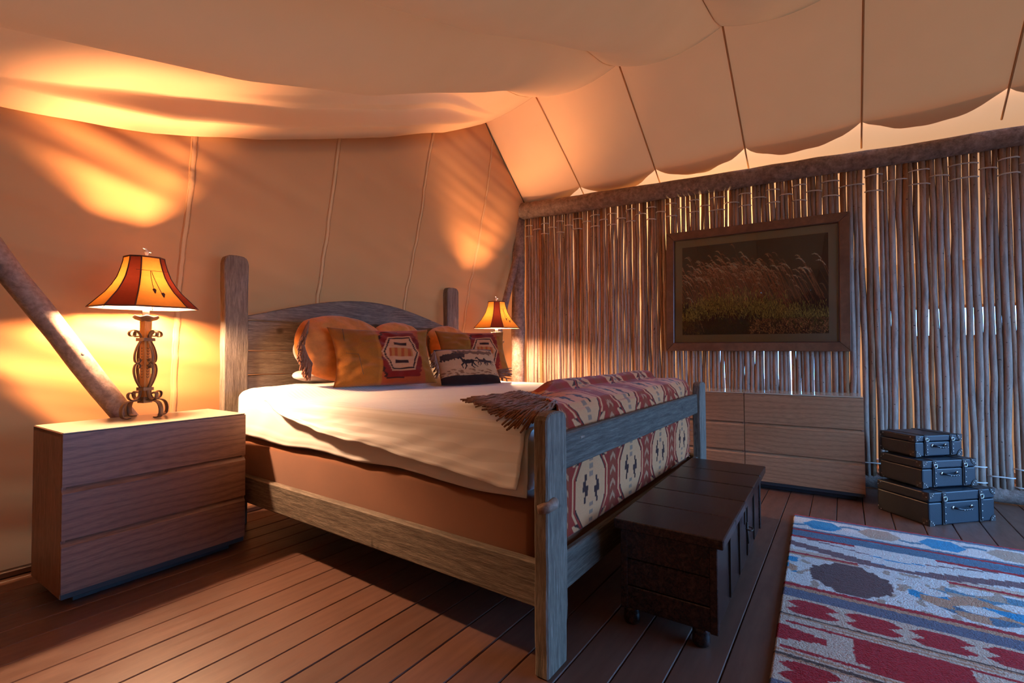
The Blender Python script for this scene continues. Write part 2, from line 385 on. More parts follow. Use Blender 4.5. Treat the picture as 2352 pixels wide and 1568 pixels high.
for a_, b_ in zip(xs[:-1], xs[1:]):
    nx = int((b_-a_)/.019)+1; nz_ = 176
    P = np.zeros((nz_, nx, 3))
    X = np.linspace(a_+(.013 if a_ in SEAMS else 0), b_-(.013 if b_ in SEAMS else 0), nx)
    for ix, x in enumerate(X):
        top = min(3.62, valance(x)+.16) if x < 3.72 else 3.66-.664*(x-3.72)
        for iz in range(nz_):
            z = -.02+(top+.02)*iz/(nz_-1); P[iz, ix] = (x, wall_y(x, z), z)
    grid_mesh('canvas_panel', P, M['canvas'], wall)
for s in SEAMS:
    top = min(3.5, valance(s)+.05) if s < 3.72 else 3.4
    n = 170; P = np.zeros((n, 5, 3))
    for iz in range(n):
        z = top*iz/(n-1)
        for j, (dx, dy) in enumerate(((-.019, .001), (-.017, -.004), (0, -.0035), (.017, -.004), (.019, .001))):
            P[iz, j] = (s+dx, wall_y(s+dx, z)+dy-.001*nz(z*40, j, s), z)
    so = grid_mesh('seam', P, M['seam'], wall)
    mb = MB()
    for dx in (-.012, .012):
        mb.tube([(s+dx, wall_y(s+dx, top*q/60)-.0045, top*q/60) for q in range(61)], .0012, 4)
    mb.build('stitching', M['canvas'], so)
box_obj('baseboard_left', (-1.3, 4.50, 3.480, 3.53, 0, .035), M['floor'], None, bev=.006)['kind'] = 'structure'

# ---- tent ceiling: liner strips sagging from the ridge, gable end to front
ceil = empty('ceiling', kind='structure')
YS = [None, 2.35, 1.53, .70, -.15, -.97, -1.80, -2.62, -3.3]
RX = 3.72
xl = np.concatenate([np.linspace(-1.3, 3.2, 75), np.linspace(3.25, RX, 14)])
for i in range(len(YS)-1):
    nt = 25 if i else 130; P = np.zeros((nt, len(xl), 3))
    for ix, x in enumerate(xl):
        near = sm(x, 2.7, RX); up = .115*(1-near); zr = 3.54 if i else 3.50
        zseam = zs(x)+up - (.10*near); 
        drop = .0 if i < 2 else .03*(i-1)*sm(x, RX, 1.5) if False else 0
        for it in range(nt):
            t = it/(nt-1)
            B = (.225*(1-near)+(.075 if i < 2 else .10)*near)
            if i == 0:
                ze = valance(x); ya = lerp_tab(WY, ze)+.07
                yy = ya+(YS[1]-ya)*t
                zl = ze+(zseam-ze)*t
                z = zl - .03*math.sin(PI*t)
                # a fold: the first 30 cm hang low, then the cloth tucks up
                k1 = sm(x, .1, 1.1)*(1-sm(x, 2.9, 3.6)); dy = (ya-.08-yy)
                f1 = .30-.05*sm(x, .8, 2.6); f2 = f1+.10
                z += k1*(-.035*sm(dy, .02, f1)+.115*sm(dy, f1, f1+.045)+.06*sm(x, 1.1, 2.0)*sm(dy, f2, f2+.04)-.080*sm(dy, f2+.05, .9)-.06*sm(x, 1.1, 2.0)*sm(dy, f2+.05, .9))
            else:
                yy = YS[i]+(YS[i+1]-YS[i])*t
                z = zseam - B*(1-(2*t-1)**2)*(1+.12*nz(x*.9, i*3.1, 2))
            z += .006*nz(x*1.3, yy*3, 4)
            P[it, ix] = (x, yy, z)
    up_ = P[:, -1:].copy(); up_[..., 0] += .004; up_[..., 2] = 3.66; P = np.concatenate([P, up_], 1)      # tucked up over the ridge
    grid_mesh('canvas_panel', P, M['liner'], ceil)
    if i:
        mb = MB(); mb.tube([(x, YS[i], zs(x)+.115*(1-sm(x, 2.7, RX))-.10*sm(x, 2.7, RX)+.004) for x in xl[::4]], .006, 5); mb.build('seam', M['seam'], ceil, True)
# right slope: panels from the ridge down to the eave, scalloped lower edge
def slope_z(x): return 2.88+.664*(4.75-x)
YR = [3.30, 2.35, 1.515, .70, -.145, -.97, -1.80, -2.62, -3.3]
for i in range(len(YR)-1):
    nt, ns = 21, 24; P = np.zeros((ns, nt, 3))
    for it in range(nt):
        t = it/(nt-1); yy = YR[i]+(YR[i+1]-YR[i])*t; bl = 1-(2*t-1)**2
        xe = 4.66+.10*bl**.8+(.03*nz(yy*6, i, 1))
        for q in range(ns):
            s = q/(ns-1); x = RX-.02+(xe-RX+.02)*s
            P[q, it] = (x, yy, slope_z(x)+.012-.040*bl*math.sin(PI*(.12+.62*s))+.006*nz(x*2, yy*2, i))
    grid_mesh('canvas_panel', P, M['liner'], ceil)
    mb = MB(); mb.tube([(x, YR[i] if i else lerp_tab(WY, slope_z(x))-.012, slope_z(x)+.004-(.03 if i == 0 else 0)) for x in np.linspace(RX, 4.86, 8)], .007, 6); mb.build('seam', M['seam'] if i else M['cord'], ceil, True)
# ---- outer canvas: roof skirt and the wall of the wash room behind the sticks
ow = empty('wall_back', kind='structure')
P = np.zeros((12, 60, 3))
for a in range(12):
    for b in range(60):
        x = 4.68+1.60*a/11; yy = 3.6-6.9*b/59; P[a, b] = (x, yy, slope_z(x)+.075+.02*nz(x, yy*1.4, 3))
grid_mesh('roof_skirt', P, M['outer'], ow)
def outer_wall(y0, y1, z0, z1):
    n1, n2 = max(2, int(abs(y1-y0)/.08)), max(2, int((z1-z0)/.08)); P = np.zeros((n2, n1, 3))
    for a in range(n2):
        for b in range(n1):
            yy = y0+(y1-y0)*b/(n1-1); z = z0+(z1-z0)*a/(n2-1); P[a, b] = (6.2+.015*nz(yy*2, z*2, 1), yy, z)
    grid_mesh('canvas_panel', P, M['outer'], ow)
WIN = [(1.34, .16, .60, 1.13), (-.36, -1.36, 1.27, 1.53)]      # window openings in the outer wall: y from, y to, z from, z to
yb = [3.3, 1.34, .16, -.36, -1.36, -3.3]
outer_wall(3.6, 1.34, 0, 2.0); outer_wall(.16, -.36, 0, 2.0); outer_wall(-1.36, -3.3, 0, 2.0)
for k_, (ya, yb_, za, zb) in enumerate(WIN):
    outer_wall(ya, yb_, 0, za); outer_wall(ya, yb_, zb, 2.0)
    wo = empty('window_%d' % (k_+1), (6.19, (ya+yb_)/2, (za+zb)/2), kind='structure'); h1, h2 = abs(ya-yb_)/2, (zb-za)/2
    for dm in ((-.01, .01, -h1-.03, h1+.03, -h2-.03, -h2), (-.01, .01, -h1-.03, h1+.03, h2, h2+.03), (-.01, .01, -h1-.03, -h1, -h2, h2), (-.01, .01, h1, h1+.03, -h2, h2)):
        box_obj('window_hem', dm, M['seam'], wo, bev=.002)
# left and front of the tent (out of the picture); the front stands open to daylight
sw = empty('wall_near', kind='structure')
grid_mesh('canvas_panel', np.array([[[-1.3, 3.55, -.02], [-1.3, -3.3, -.02]], [[-1.3, 3.55, 2.3], [-1.3, -3.3, 2.3]]], float), M['canvas'], sw)
FY = -2.45
grid_mesh('canvas_panel', np.array([[[-1.3, FY, -.02], [1.7, FY, -.02]], [[-1.3, FY, 2.3], [1.7, FY, 2.75]]], float), M['canvas'], sw)
grid_mesh('canvas_panel', np.array([[[1.7, FY, 2.15], [3.7, FY, 2.25], [4.8, FY, 2.1]], [[1.7, FY, 2.75], [3.7, FY, 3.7], [4.8, FY, 2.85]]], float), M['canvas'], sw)
grid_mesh('canvas_panel', np.array([[[4.8, FY, -.02], [6.25, FY, -.02]], [[4.8, FY, 2.85], [6.25, FY, 2.0]]], float), M['outer'], sw)
bl = bpy.data.lights.new('wash_room_light', 'POINT'); bl.energy = BACK_POWER; bl.color = (1, .62, .27); bl.shadow_soft_size = .08
bo = bpy.data.objects.new('wash_room_light', bl); COL.objects.link(bo); bo.location = (5.55, 1.2, 1.95)

# ---- stick wall
WX0, WYA, WSL = 4.88, -.9, -.055
def wx(y): return WX0+WSL*(y-WYA)
stick_wall = empty('wall_right', kind='structure')
def log_z(y): return 2.80+(2.665-2.80)*(3.15-y)/(4.25)
pts = []; rad = []
for q in range(34):
    y = 3.22-5.6*q/33; r = lerp_tab([(-2.4, .066), (-1, .070), (3.2, .098)], y)
    pts.append((wx(y)-.015+.008*nz(y*2, 1), y, log_z(y)+.012*nz(y*1.5, 5))); rad.append(r*(1+.06*nz(y*9, 2)))
mb = MB(); mb.tube(pts, rad, 14, jit=.045); mb.build('top_log', M['log'], stick_wall, True)
pts = []; rad = []
for q in range(34):
    y = 3.2-5.6*q/33; pts.append((wx(y)+.035+.008*nz(y*2, 8), y, .072)); rad.append(.068*(1+.07*nz(y*7, 3)))
mb = MB(); mb.tube(pts, rad, 12, jit=.04); mb.build('bottom_log', M['log'], stick_wall, True)
mb = MB(); mb.tube([(4.60+.05*q/12+.006*nz(q*.7, 2), 3.17, 2.76*q/12) for q in range(13)], [.078*(1+.08*nz(q*.9, 6)) for q in range(13)], 12, jit=.05); mb.build('corner_post', M['log'], stick_wall, True)
y = 3.075; stick_y = []
while y > -2.3:
    r = random.choice((.0135, .015, .0165, .018, .0195, .021))
    if y < .3: r *= 1.08
    gap = random.choice((-.004, -.003, -.002, -.001, 0, .001)) if random.random() < (.96 if y > 1.5 else .86 if y > 0 else .72) else random.uniform(.003, .0065)
    y -= r; ph = random.uniform(0, 99); lean = random.uniform(-.016, .016); top = log_z(y)-.02
    nseg = 13; pts = []; rad = []
    for q in range(nseg):
        z = .06+(top-.06)*q/(nseg-1); u = q/(nseg-1)
        pts.append((wx(y)+.010*nz(ph, z*1.3)+.004, y+lean*(u-.5)+.011*nz(ph+50, z*1.6)+.004*nz(ph, z*5), z))
        rad.append(r*(1.10-.12*u)*(1+.08*nz(ph, z*6, 4)))
    mb = MB(); mb.tube(pts, rad, 8, jit=.05, cap=True); mb.build('stick', M['bark'], stick_wall, True)
    stick_y.append((y, r)); y -= r+gap
def rope_run(lo, zc, dz):
    """lashing: one turn over a trio of sticks, then two turns over the next trio"""
    j = 0; odd = False
    while j+3 < len(stick_y):
        nst = 3 if stick_y[j][0] > 1.2 else random.choice((3, 3, 4)); nst = min(nst, len(stick_y)-1-j)
        ya, yb2 = stick_y[j][0]+stick_y[j][1], stick_y[j+nst-1][0]-stick_y[j+nst-1][1]
        if lo > .5 or ya < .1:
            for s in ((0,) if odd else (-1, 1)):
                z = zc(ya)+s*dz+random.uniform(-.008, .008); sl = random.uniform(-.012, .006)
                nn = 7; P = []
                for q in range(nn):
                    u = q/(nn-1); yy = ya+(yb2-ya)*u; dx = -.030-.004*math.sin(PI*u) if 0 < q < nn-1 else -.006
                    P.append((wx(yy)+dx, yy, z+sl*u+.003*math.sin(PI*u)))
                mb = MB(); mb.tube(P, .0052, 6); mb.build('rope_lashing', M['rope'], stick_wall, True)
        odd = not odd; j += nst
rope_run(1, lambda y: log_z(y)-lerp_tab([(-1, .205), (0, .20), (1.2, .205), (3.1, .24)], y), .058)
rope_run(0, lambda y: .205, .06)
mb = MB(); mb.lathe([(.004, -.012), (.014, -.004), (.013, .006), (.004, .012)], 8, Matrix.Translation((wx(1.70)-.04, 1.70, 2.56))); mb.build('rope_knot', M['rope'], stick_wall, True)
# slanting braces at the far corner
def pole(name, a, b, r0, r1, mat, label, cat, n=15, wob=.008):
    a, b = Vector(a), Vector(b); mb = MB()
    mb.tube([a.lerp(b, q/(n-1))+Vector((wob*nz(q*.6, 1, r0*99), wob*nz(q*.6, 5, r0*99), 0)) for q in range(n)], [(r0+(r1-r0)*q/(n-1))*(1+.07*nz(q*.8, 4, r1*50)) for q in range(n)], 14, jit=.02)
    d = (b-a).normalized(); s_ = d.cross(Vector((0, 1, 0))).normalized()
    o = mb.build(name, mat, None, True); tag(o, label, cat)
    for q in (.2, .37, .52, .63, .8):
        c = a.lerp(b, q)+Vector((0, -(r0+(r1-r0)*q)*.93, 0))+s_*random.uniform(-.02, .02)
        m2 = MB(); m2.lathe([(.001, -.012), (.011, -.004), (.009, .004), (.001, .007)], 8, Matrix.Translation(c) @ Matrix.Rotation(PI/2, 4, 'X')); m2.build('knot', M['log'], o, True)
    return o
pole('leaning_pole', (1.37, 3.448, .075), (.10, 3.212, 2.09), .056, .054, M['peeled'], 'thick peeled pole slanting down behind the cream-topped dresser at far left', 'pole')
pole('leaning_pole', (4.02, 3.42, .05), (4.49, 3.09, 2.25), .045, .040, M['log'], 'slim bark-covered pole leaning into the corner beside the far lamp', 'pole')

# ================================================================== BED
bed = empty('bed', (0, 0, 0), label='king bed frame of weathered grey barn wood with arched plank headboard', cat='bed')
def post(x0, x1, y0, y1, h, rnd, name, seed, chip=0):
    random.seed(seed); xm = (x0+x1)/2; hw = (x1-x0)/2; poly = []
    nseg = 14
    for q in range(nseg): 
        z = (h-rnd)*q/(nseg-1); c_ = chip*max(0, 1-z/.22) if chip else 0
        poly.append((x1-c_*random.uniform(.5, 1)+random.uniform(-.0025, .0025), z))
    for a in np.linspace(0, PI, 9)[1:-1]:
        ca, sa = math.cos(a), math.sin(a); poly.append((xm+hw*math.copysign(abs(ca)**.55, ca), h-rnd+rnd*sa**.8))
    for q in range(nseg-1, -1, -1): poly.append((x0+random.uniform(-.0025, .0025), (h-rnd)*q/(nseg-1)))
    mb = MB(); mb.prism(poly, y0, y1, bev=.006); return mb.build(name, M['bed_z'], bed)
p1 = post(1.404, 1.552, .847, .902, .915, .05, 'foot_post', 3, chip=.02)
post(3.53, 3.690, .847, .902, .905, .05, 'foot_post', 4)
post(1.405, 1.557, 3.25, 3.315, 1.775, .06, 'head_post', 5)
post(3.490, 3.660, 3.25, 3.315, 1.79, .06, 'head_post', 6)
random.seed(11)
def rail(name, dims, mat): return box_obj(name, dims, mat, bed, bev=.006, jit=.0015)
rail('foot_rail', (1.545, 3.545, .868, .90, .682, .822), M['bed_d'])
rail('foot_rail', (1.545, 3.545, .868, .90, .235, .375), M['bed_d'])
rail('side_rail', (1.418, 1.458, .90, 3.252, .228, .385), M['bed_y'])
rail('side_rail', (3.545, 3.585, .90, 3.252, .228, .385), M['bed_y'])
for z0, z1 in ((.40, .60), (.604, .806), (.81, .983), (.987, 1.146), (1.15, 1.352)):
    rail('headboard_plank', (1.553, 3.495, 3.262+random.uniform(-.003, .003), 3.302, z0, z1), M['bed_x'])
poly = [(1.553, 1.356), (3.495, 1.356)]+[(x, 1.372+.185*math.sin(PI*max(0, min(1, (x-1.50)/2.05)))**1.15) for x in np.linspace(3.495, 1.553, 30)]
mb = MB(); mb.prism(poly, 3.256, 3.302, bev=.005); mb.build('headboard_arch', M['bed_x'], bed)
# a knotty stub on the near foot post
mb = MB(); mb.tube([(1.385, .872, .585), (1.405, .848, .590), (1.432, .838, .597), (1.452, .842, .606)], [.016, .020, .019, .014], 10, jit=.08); mb.build('branch_stub', M['peeled'], bed, True)
mb = MB(); mb.box(1.70, 1.735, .864, .869, .782, .792, bev=.002); mb.build('worn_gouge', M['peeled'], bed)
for x in (1.64, 3.47): rail('cleat', (x-.03, x+.03, .905, .93, .22, .27), M['bed_z'])

# box spring and mattress
def soft_box(name, x0, x1, y0, y1, z0, z1, r, mat, label, cat, sag=0, parent=None):
    bm = bmesh.new(); bmesh.ops.create_cube(bm, size=1)
    for v in bm.verts: v.co = Vector(((x0+x1)/2+v.co.x*(x1-x0), (y0+y1)/2+v.co.y*(y1-y0), (z0+z1)/2+v.co.z*(z1-z0)))
    bmesh.ops.bevel(bm, geom=bm.edges[:], offset=r, segments=5, affect='EDGES', profile=.5)
    bmesh.ops.subdivide_edges(bm, edges=[e for e in bm.edges if e.calc_length() > .5], cuts=14, use_grid_fill=True)
    for v in bm.verts: v.co += Vector((nz(v.co.y*2, v.co.z*3, 1), nz(v.co.x*2, v.co.z*3, 2), nz(v.co.x*2, v.co.y*2, 3)))*sag
    mb = MB(); mb.bm(bm); o = mb.build(name, mat, parent, True); 
    if label: tag(o, label, cat)
    return o
bs = soft_box('box_spring', 1.462, 3.535, .942, 3.24, .25, .588, .035, M['brown_cloth'], 'rust brown cloth-covered box spring under the white mattress', 'box spring', .006)
mt = soft_box('mattress', 1.475, 3.52, .955, 3.23, .594, .832, .06, M['white'], 'thick white mattress on the brown box spring', 'mattress', .003)

def drape(name, yr, top, hemL, hemR, outL, outR, mat, xl_=1.462, xr_=3.53, ny=110, thick=.008, seed=0, amp=1.0):
    """cloth over the bed: for each y a line from the left hem, over the top, to the right hem"""
    rows = []
    for q in range(ny):
        y = yr[0]+(yr[1]-yr[0])*q/(ny-1); T = top; line = []
        tp = T(y)
        hl, hr = hemL(y), hemR(y)
        key = []
        nS = 16
        for j in range(nS):
            u = j/(nS-1); z = hl+(tp-.055-hl)*u
            fold = amp*(.018*nz(y*3.2, seed, u*1.5)+.013*nz(y*8+u*3, seed+3, u))*(1-u*.8) - (.004 if j == 3 else 0)
            key.append((xl_-outL(y)*(1-u)**1.4-.004+fold, z+.010*(1-u)*nz(y*2.1, seed+9)))
        for a in np.linspace(PI, PI/2, 8)[1:]:
            key.append((xl_+.055+.059*math.cos(a), tp-.055+.055*math.sin(a)))
        for x in np.linspace(xl_+.08, xr_-.08, 46):
            key.append((x, tp+.012*math.sin(PI*(x-xl_)/(xr_-xl_))+.006*nz(x*3, y*3, 4)+.006*nz(x*5+y*6, y*2.2, 6)+.004*nz(x*16+y*9, y*3, 11)*sm(x, 2.6, 1.5)))
        for a in np.linspace(PI/2, 0, 8)[:-1]:
            key.append((xr_-.055+.059*math.cos(a), tp-.055+.055*math.sin(a)))
        for j in range(nS-1, -1, -1):
            u = j/(nS-1); z = hr+(tp-.055-hr)*u; key.append((xr_+outR(y)*(1-u)**1.4+.004+.012*nz(y*3, seed+5, u)*(1-u), z))
        rows.append([(x, y, z) for x, z in key])
    return grid_mesh(name, np.array(rows), mat, None, thick=thick)
def head_lump(y): return .848+.062*sm(y, 2.55, 2.8)-.02*sm(y, 3.08, 3.2)
sh = drape('bed_sheet', (.960, 3.17), head_lump, lambda y: .612-.022*sm(y, 2.2, .95)+.006*math.sin(y*9), lambda y: .60, lambda y: .010, lambda y: .010, M['stripe'], seed=4, thick=.006, amp=.35)
tag(sh, 'white sheet hanging lowest over the bed side, hem against the brown box spring', 'sheet')
hem = [(.9, .640), (1.05, .634), (1.2, .652), (1.6, .690), (2.2, .735), (2.5, .775), (2.66, .815), (2.74, .86)]
cv = drape('coverlet', (.968, 2.78), lambda y: head_lump(y)+.013, lambda y: lerp_tab(hem, y), lambda y: .68, lambda y: lerp_tab([(.9, .055), (1.5, .050), (2.4, .042), (2.78, .02)], y), lambda y: .04, M['stripe'], xl_=1.446, xr_=3.546, seed=11, thick=.007, amp=.75)
tag(cv, 'white striped coverlet, upper layer, its hem flaring out over the bed side', 'coverlet')

# ---- pillows
def pillow(name, w, h, t, mat, colfn=None, rnd=.0, pinch=.06, res=(46, 36), wr=.008, seed=0, mats=None, matfn=None):
    """closed cushion in local axes: width x, height z (0 at the base), front toward -y"""
    nu, nv = res; V = []; C_ = []; F_ = []; MI = []
    def pt(u, v, s):
        k_ = max(0, (1-abs(u)**2.6)*(1-abs(v)**2.6)); th = t/2*k_**.5
        x, z = u, v
        if rnd: x, z = u*math.sqrt(max(0, 1-rnd*v*v)), v*math.sqrt(max(0, 1-rnd*u*u))
        x *= 1-pinch*(1-v*v); z *= 1-pinch*(1-u*u)*(1 if z > 0 else .15)
        wv = wr*(nz(u*2.2+seed, v*2.2, seed)+.6*nz(u*5, v*5+seed, seed+1))*(k_**.3)
        return (x*w/2, s*(th+wv), h/2+z*h/2)
    for s in (-1, 1):
        base = len(V)
        for j in range(nv):
            for i in range(nu):
                u = -1+2*i/(nu-1); v = -1+2*j/(nv-1); u = math.sin(u*PI/2)*.4+u*.6; v = math.sin(v*PI/2)*.4+v*.6
                V.append(pt(u, v, s)); C_.append(colfn(u, v) if colfn else (1, 1, 1))
        for j in range(nv-1):
            for i in range(nu-1):
                q = (base+j*nu+i, base+j*nu+i+1, base+(j+1)*nu+i+1, base+(j+1)*nu+i); F_.append(q if s < 0 else q[::-1])
    bm = bmesh.new(); vv = [bm.verts.new(p) for p in V]; bm.verts.index_update()
    me = bpy.data.meshes.new(name); bm.free(); me.from_pydata(V, [], F_); me.update()
    if colfn:
        ca = me.color_attributes.new('Col', 'FLOAT_COLOR', 'POINT'); a = np.ones((len(V), 4), np.float32); a[:, :3] = C_; ca.data.foreach_set('color', a.reshape(-1))
    bm = bmesh.new(); bm.from_mesh(me); bmesh.ops.remove_doubles(bm, verts=bm.verts[:], dist=1e-4); bm.to_mesh(me); bm.free()
    return mesh_obj(name, me, mat, None, True)
def place(o, base, rz, tilt, spin=0):
    o.matrix_world = Matrix.Translation(base) @ Matrix.Rotation(rz, 4, 'Z') @ Matrix.Rotation(-tilt, 4, 'X') @ Matrix.Rotation(spin, 4, 'Y')
    if base[2] < 1.0: settle(o)
def linen_z(x, y):
    z = head_lump(y)+.012*math.sin(PI*(x-1.462)/2.068)+.006*nz(x*3, y*3, 4)+.006*nz(x*5+y*6, y*2.2, 6)+.004*nz(x*16+y*9, y*3, 11)*sm(x, 2.6, 1.5)
    return z+(.013 if y < 2.79 else 0)+.002
def settle(o):
    mw = o.matrix_world; up = max(linen_z(p.x, p.y)-p.z for p in (mw @ v.co for v in o.data.vertices))
    o.matrix_world = Matrix.Translation((0, 0, up)) @ mw
def strands(o, edge, n, length, direc, mat, name='fringe', r=.0045, spread=.3, seg=4, droop=0, wob=.012):
    """twisted fringe: many short cords from a local edge polyline"""
    mb = MB(); E_ = [Vector(e) for e in edge]
    for q in range(n):
        u = q/(n-1)*(len(E_)-1); i0 = min(int(u), len(E_)-2); p = E_[i0].lerp(E_[i0+1], u-i0)
        d = (Vector(direc)+Vector([random.uniform(-spread, spread) for _ in range(3)])).normalized(); L = length*random.uniform(.75, 1.1)
        pts = [p+d*L*s/seg+Vector((nz(q, s, 1)*wob, nz(q, s, 5)*wob, -droop*(s/seg)**2*L)) for s in range(seg+1)]
        mb.tube(pts, [r*1.1 if s % 2 else r*.8 for s in range(seg+1)], 5)
    f = mb.build(name, mat, o, True); f['kind'] = 'stuff'; return f
# plain white pillows
a = pillow('pillow', .62, .22, .10, M['white'], rnd=.35, pinch=.0, seed=2); place(a, (2.075, 2.955, .990), 0, math.radians(86)); 
tag(a, 'white pillow lying flat at the head of the bed under the fringed sham', 'pillow')
a = pillow('pillow', .64, .25, .085, M['white'], rnd=.35, pinch=.0, seed=5); place(a, (2.13, 3.135, 1.022), 0, math.radians(8))
tag(a, 'white pillow standing against the headboard behind the fringed orange sham', 'pillow')
# three orange suede shams
for (cx, cy, w_, h_, rz, sp, sd, lab) in ((2.035, 2.83, .70, .50, -.10, .05, 3, 'large orange suede sham with long brown fringe down its left side'),
                                      (2.665, 2.93, .54, .49, -.06, .03, 6, 'orange suede sham in the middle against the headboard arch'),
                                      (3.285, 2.94, .53, .49, -.08, -.04, 8, 'orange suede sham nearest the far bedside lamp')):
    a = pillow('sham', w_, h_, .19, M['suede_orange'], rnd=.42, pinch=-.0, wr=.022, seed=sd); place(a, (cx, cy, .9), rz, math.radians(21), sp)
    tag(a, lab, 'cushion')
    ed = [(-w_/2*math.sqrt(1-.42*v*v)*(.90 if sd == 3 else 1.0), -.062 if sd == 3 else -.01, h_/2+v*h_/2*math.sqrt(1-.42)) for v in np.linspace(-.74 if sd == 3 else -.8, .86 if sd == 3 else .80, 14)]
    strands(a, ed, 420 if sd == 3 else 110, .150 if sd == 3 else .05, (-.40, -.30, -.86) if sd == 3 else (-.30, -.46, -.84), M['fringe'], spread=.10, r=.0058, seg=6, wob=.006)
CR = srgb(205, 140, 95); RD = srgb(120, 22, 12); BK = srgb(52, 20, 14); OCH = srgb(150, 92, 28); TAN = srgb(182, 112, 52); MAR = srgb(168, 72, 30)
def hexd(x, y, w_, h_):       # <1 inside an upright hexagon
    return max(abs(y)/h_, (abs(x)/w_)*.72+(abs(y)/h_)*.45)
def sw_col(u, v):
    x = u*.33; y = v*.225
    if x < -.075 or x > .245: return OCH
    if x < -.055: return tuple(c_*1.25 for c_ in OCH)
    cx_ = x-.095; d = hexd(cx_, y, .145, .195)
    saw = .06*(abs(((y*28) % 1)-.5)*2)
    if d < .60:
        if abs(cx_) < .05 and .055 < abs(y) < .085 and abs(abs(y)-.07) < .02-.26*abs(abs(cx_)-.02): return BK
        if abs(y) < .03 and abs(cx_) < .09: return TAN if (int((cx_+1)*40) % 2) else MAR
        return CR
    if d < .66: return BK
    if d < .72: return CR
    if d < .92+saw: return RD if abs(y) > .03 else MAR
    if d < 1.0+saw and cx_ < 0: return BK
    return MAR
a = pillow('patterned_pillow', .74, .43, .17, M['attr_p'], sw_col, pinch=.11, wr=.024, seed=12, res=(110, 86)); place(a, (2.17, 2.575, .872), math.radians(-19), math.radians(22), 0)
tag(a, 'ochre suede pillow with a red toothed medallion, left of the small horse pillow', 'pillow')
mb = MB(); mb.tube([(-.19, -.078, .06), (-.205, -.080, .20), (-.275, -.050, .22), (-.28, -.042, .40)], .0016, 5); mb.build('piping', M['leather'], a)
a = pillow('patterned_pillow', .66, .42, .15, M['attr_p'], sw_col, pinch=.11, wr=.022, seed=15, res=(110, 86)); place(a, (3.16, 2.60, .872), math.radians(-28), math.radians(22))
tag(a, 'ochre suede pillow with a red toothed medallion, right of the small horse pillow', 'pillow')
# horse pillow: three running horses on a pale ground
def blob(x, y, cx_, cy_, rx, ry, an=0):
    dx, dy = x-cx_, y-cy_; ca, sa = math.cos(an), math.sin(an); X_, Y_ = dx*ca+dy*sa, -dx*sa+dy*ca; return (X_/rx)**2+(Y_/ry)**2 < 1
def seg_d(x, y, x0, y0, x1, y1):
    dx, dy = x1-x0, y1-y0; t = max(0, min(1, ((x-x0)*dx+(y-y0)*dy)/(dx*dx+dy*dy))); return math.hypot(x-x0-dx*t, y-y0-dy*t)
def horse(x, y, cx_, cy_, s):
    x, y = (x-cx_)/s, (y-cy_)/s
    if blob(x, y, 0, 0, .30, .15, .1) or blob(x, y, .27, .03, .13, .16) or blob(x, y, -.25, .03, .15, .15): return True
    if seg_d(x, y, -.30, .08, -.46, .34) < .075 or seg_d(x, y, -.45, .36, -.60, .24) < .05: return True
    if seg_d(x, y, .38, .08, .62, .02) < .045: return True
    for a_ in ((-.27, -.08, -.46, -.22, -.40, -.42), (-.20, -.08, -.16, -.30, -.28, -.48), (.27, -.08, .20, -.28, .34, -.46), (.33, -.06, .44, -.24, .56, -.36)):
        if seg_d(x, y, a_[0], a_[1], a_[2], a_[3]) < .048 or seg_d(x, y, a_[2], a_[3], a_[4], a_[5]) < .032: return True
    return False
HC = srgb(196, 148, 104); LT = srgb(45, 28, 24)
def horse_col(u, v):
    x, y = u*.24, v*.155
    if y < -.105 or y > .135: return LT
    if horse(x, y, -.015, .005, .125): return srgb(34, 18, 16)
    if horse(x, y, .105, .012, .085) or horse(x, y, .165, .010, .075): return srgb(58, 28, 22)
    if seg_d(x, y, -.20, .05, -.05, .075) < .030*(1+.6*nz(x*60, y*60, 2)): return srgb(66, 40, 28)
    if seg_d(x, y, -.1, .10, .2, .10) < .020*(1+nz(x*40, y*40, 2)): return srgb(112, 74, 44)
    if y < -.055 and nz(x*30, y*90, 3) > .12: return srgb(140, 92, 56)
    return HC
a = pillow('horse_pillow', .50, .33, .13, M['attr_p'], horse_col, pinch=.03, wr=.006, seed=19, res=(170, 110)); place(a, (2.808, 2.358, .875), math.radians(-27), math.radians(36))
tag(a, 'small pale pillow showing running dark horses, with leather bands and fringe', 'pillow')
strands(a, [(-.245, -.01, q) for q in np.linspace(.12, .31, 8)], 46, .12, (-.45, -.38, -.75), M['fringe'], spread=.12, r=.004, seg=4)
strands(a, [(.245, -.01, q) for q in np.linspace(.05, .12, 4)], 14, .12, (.75, -.1, -.05), M['fringe'], spread=.15, r=.004)
mb = MB()
for q in range(9): mb.lathe([(.0001, -.004), (.0045, 0), (.0001, .004)], 8, Matrix.Translation((-.2+.05*q, -.046, .062)))
st = mb.build('studs', M['nickel'], a, True); st['kind'] = 'stuff'

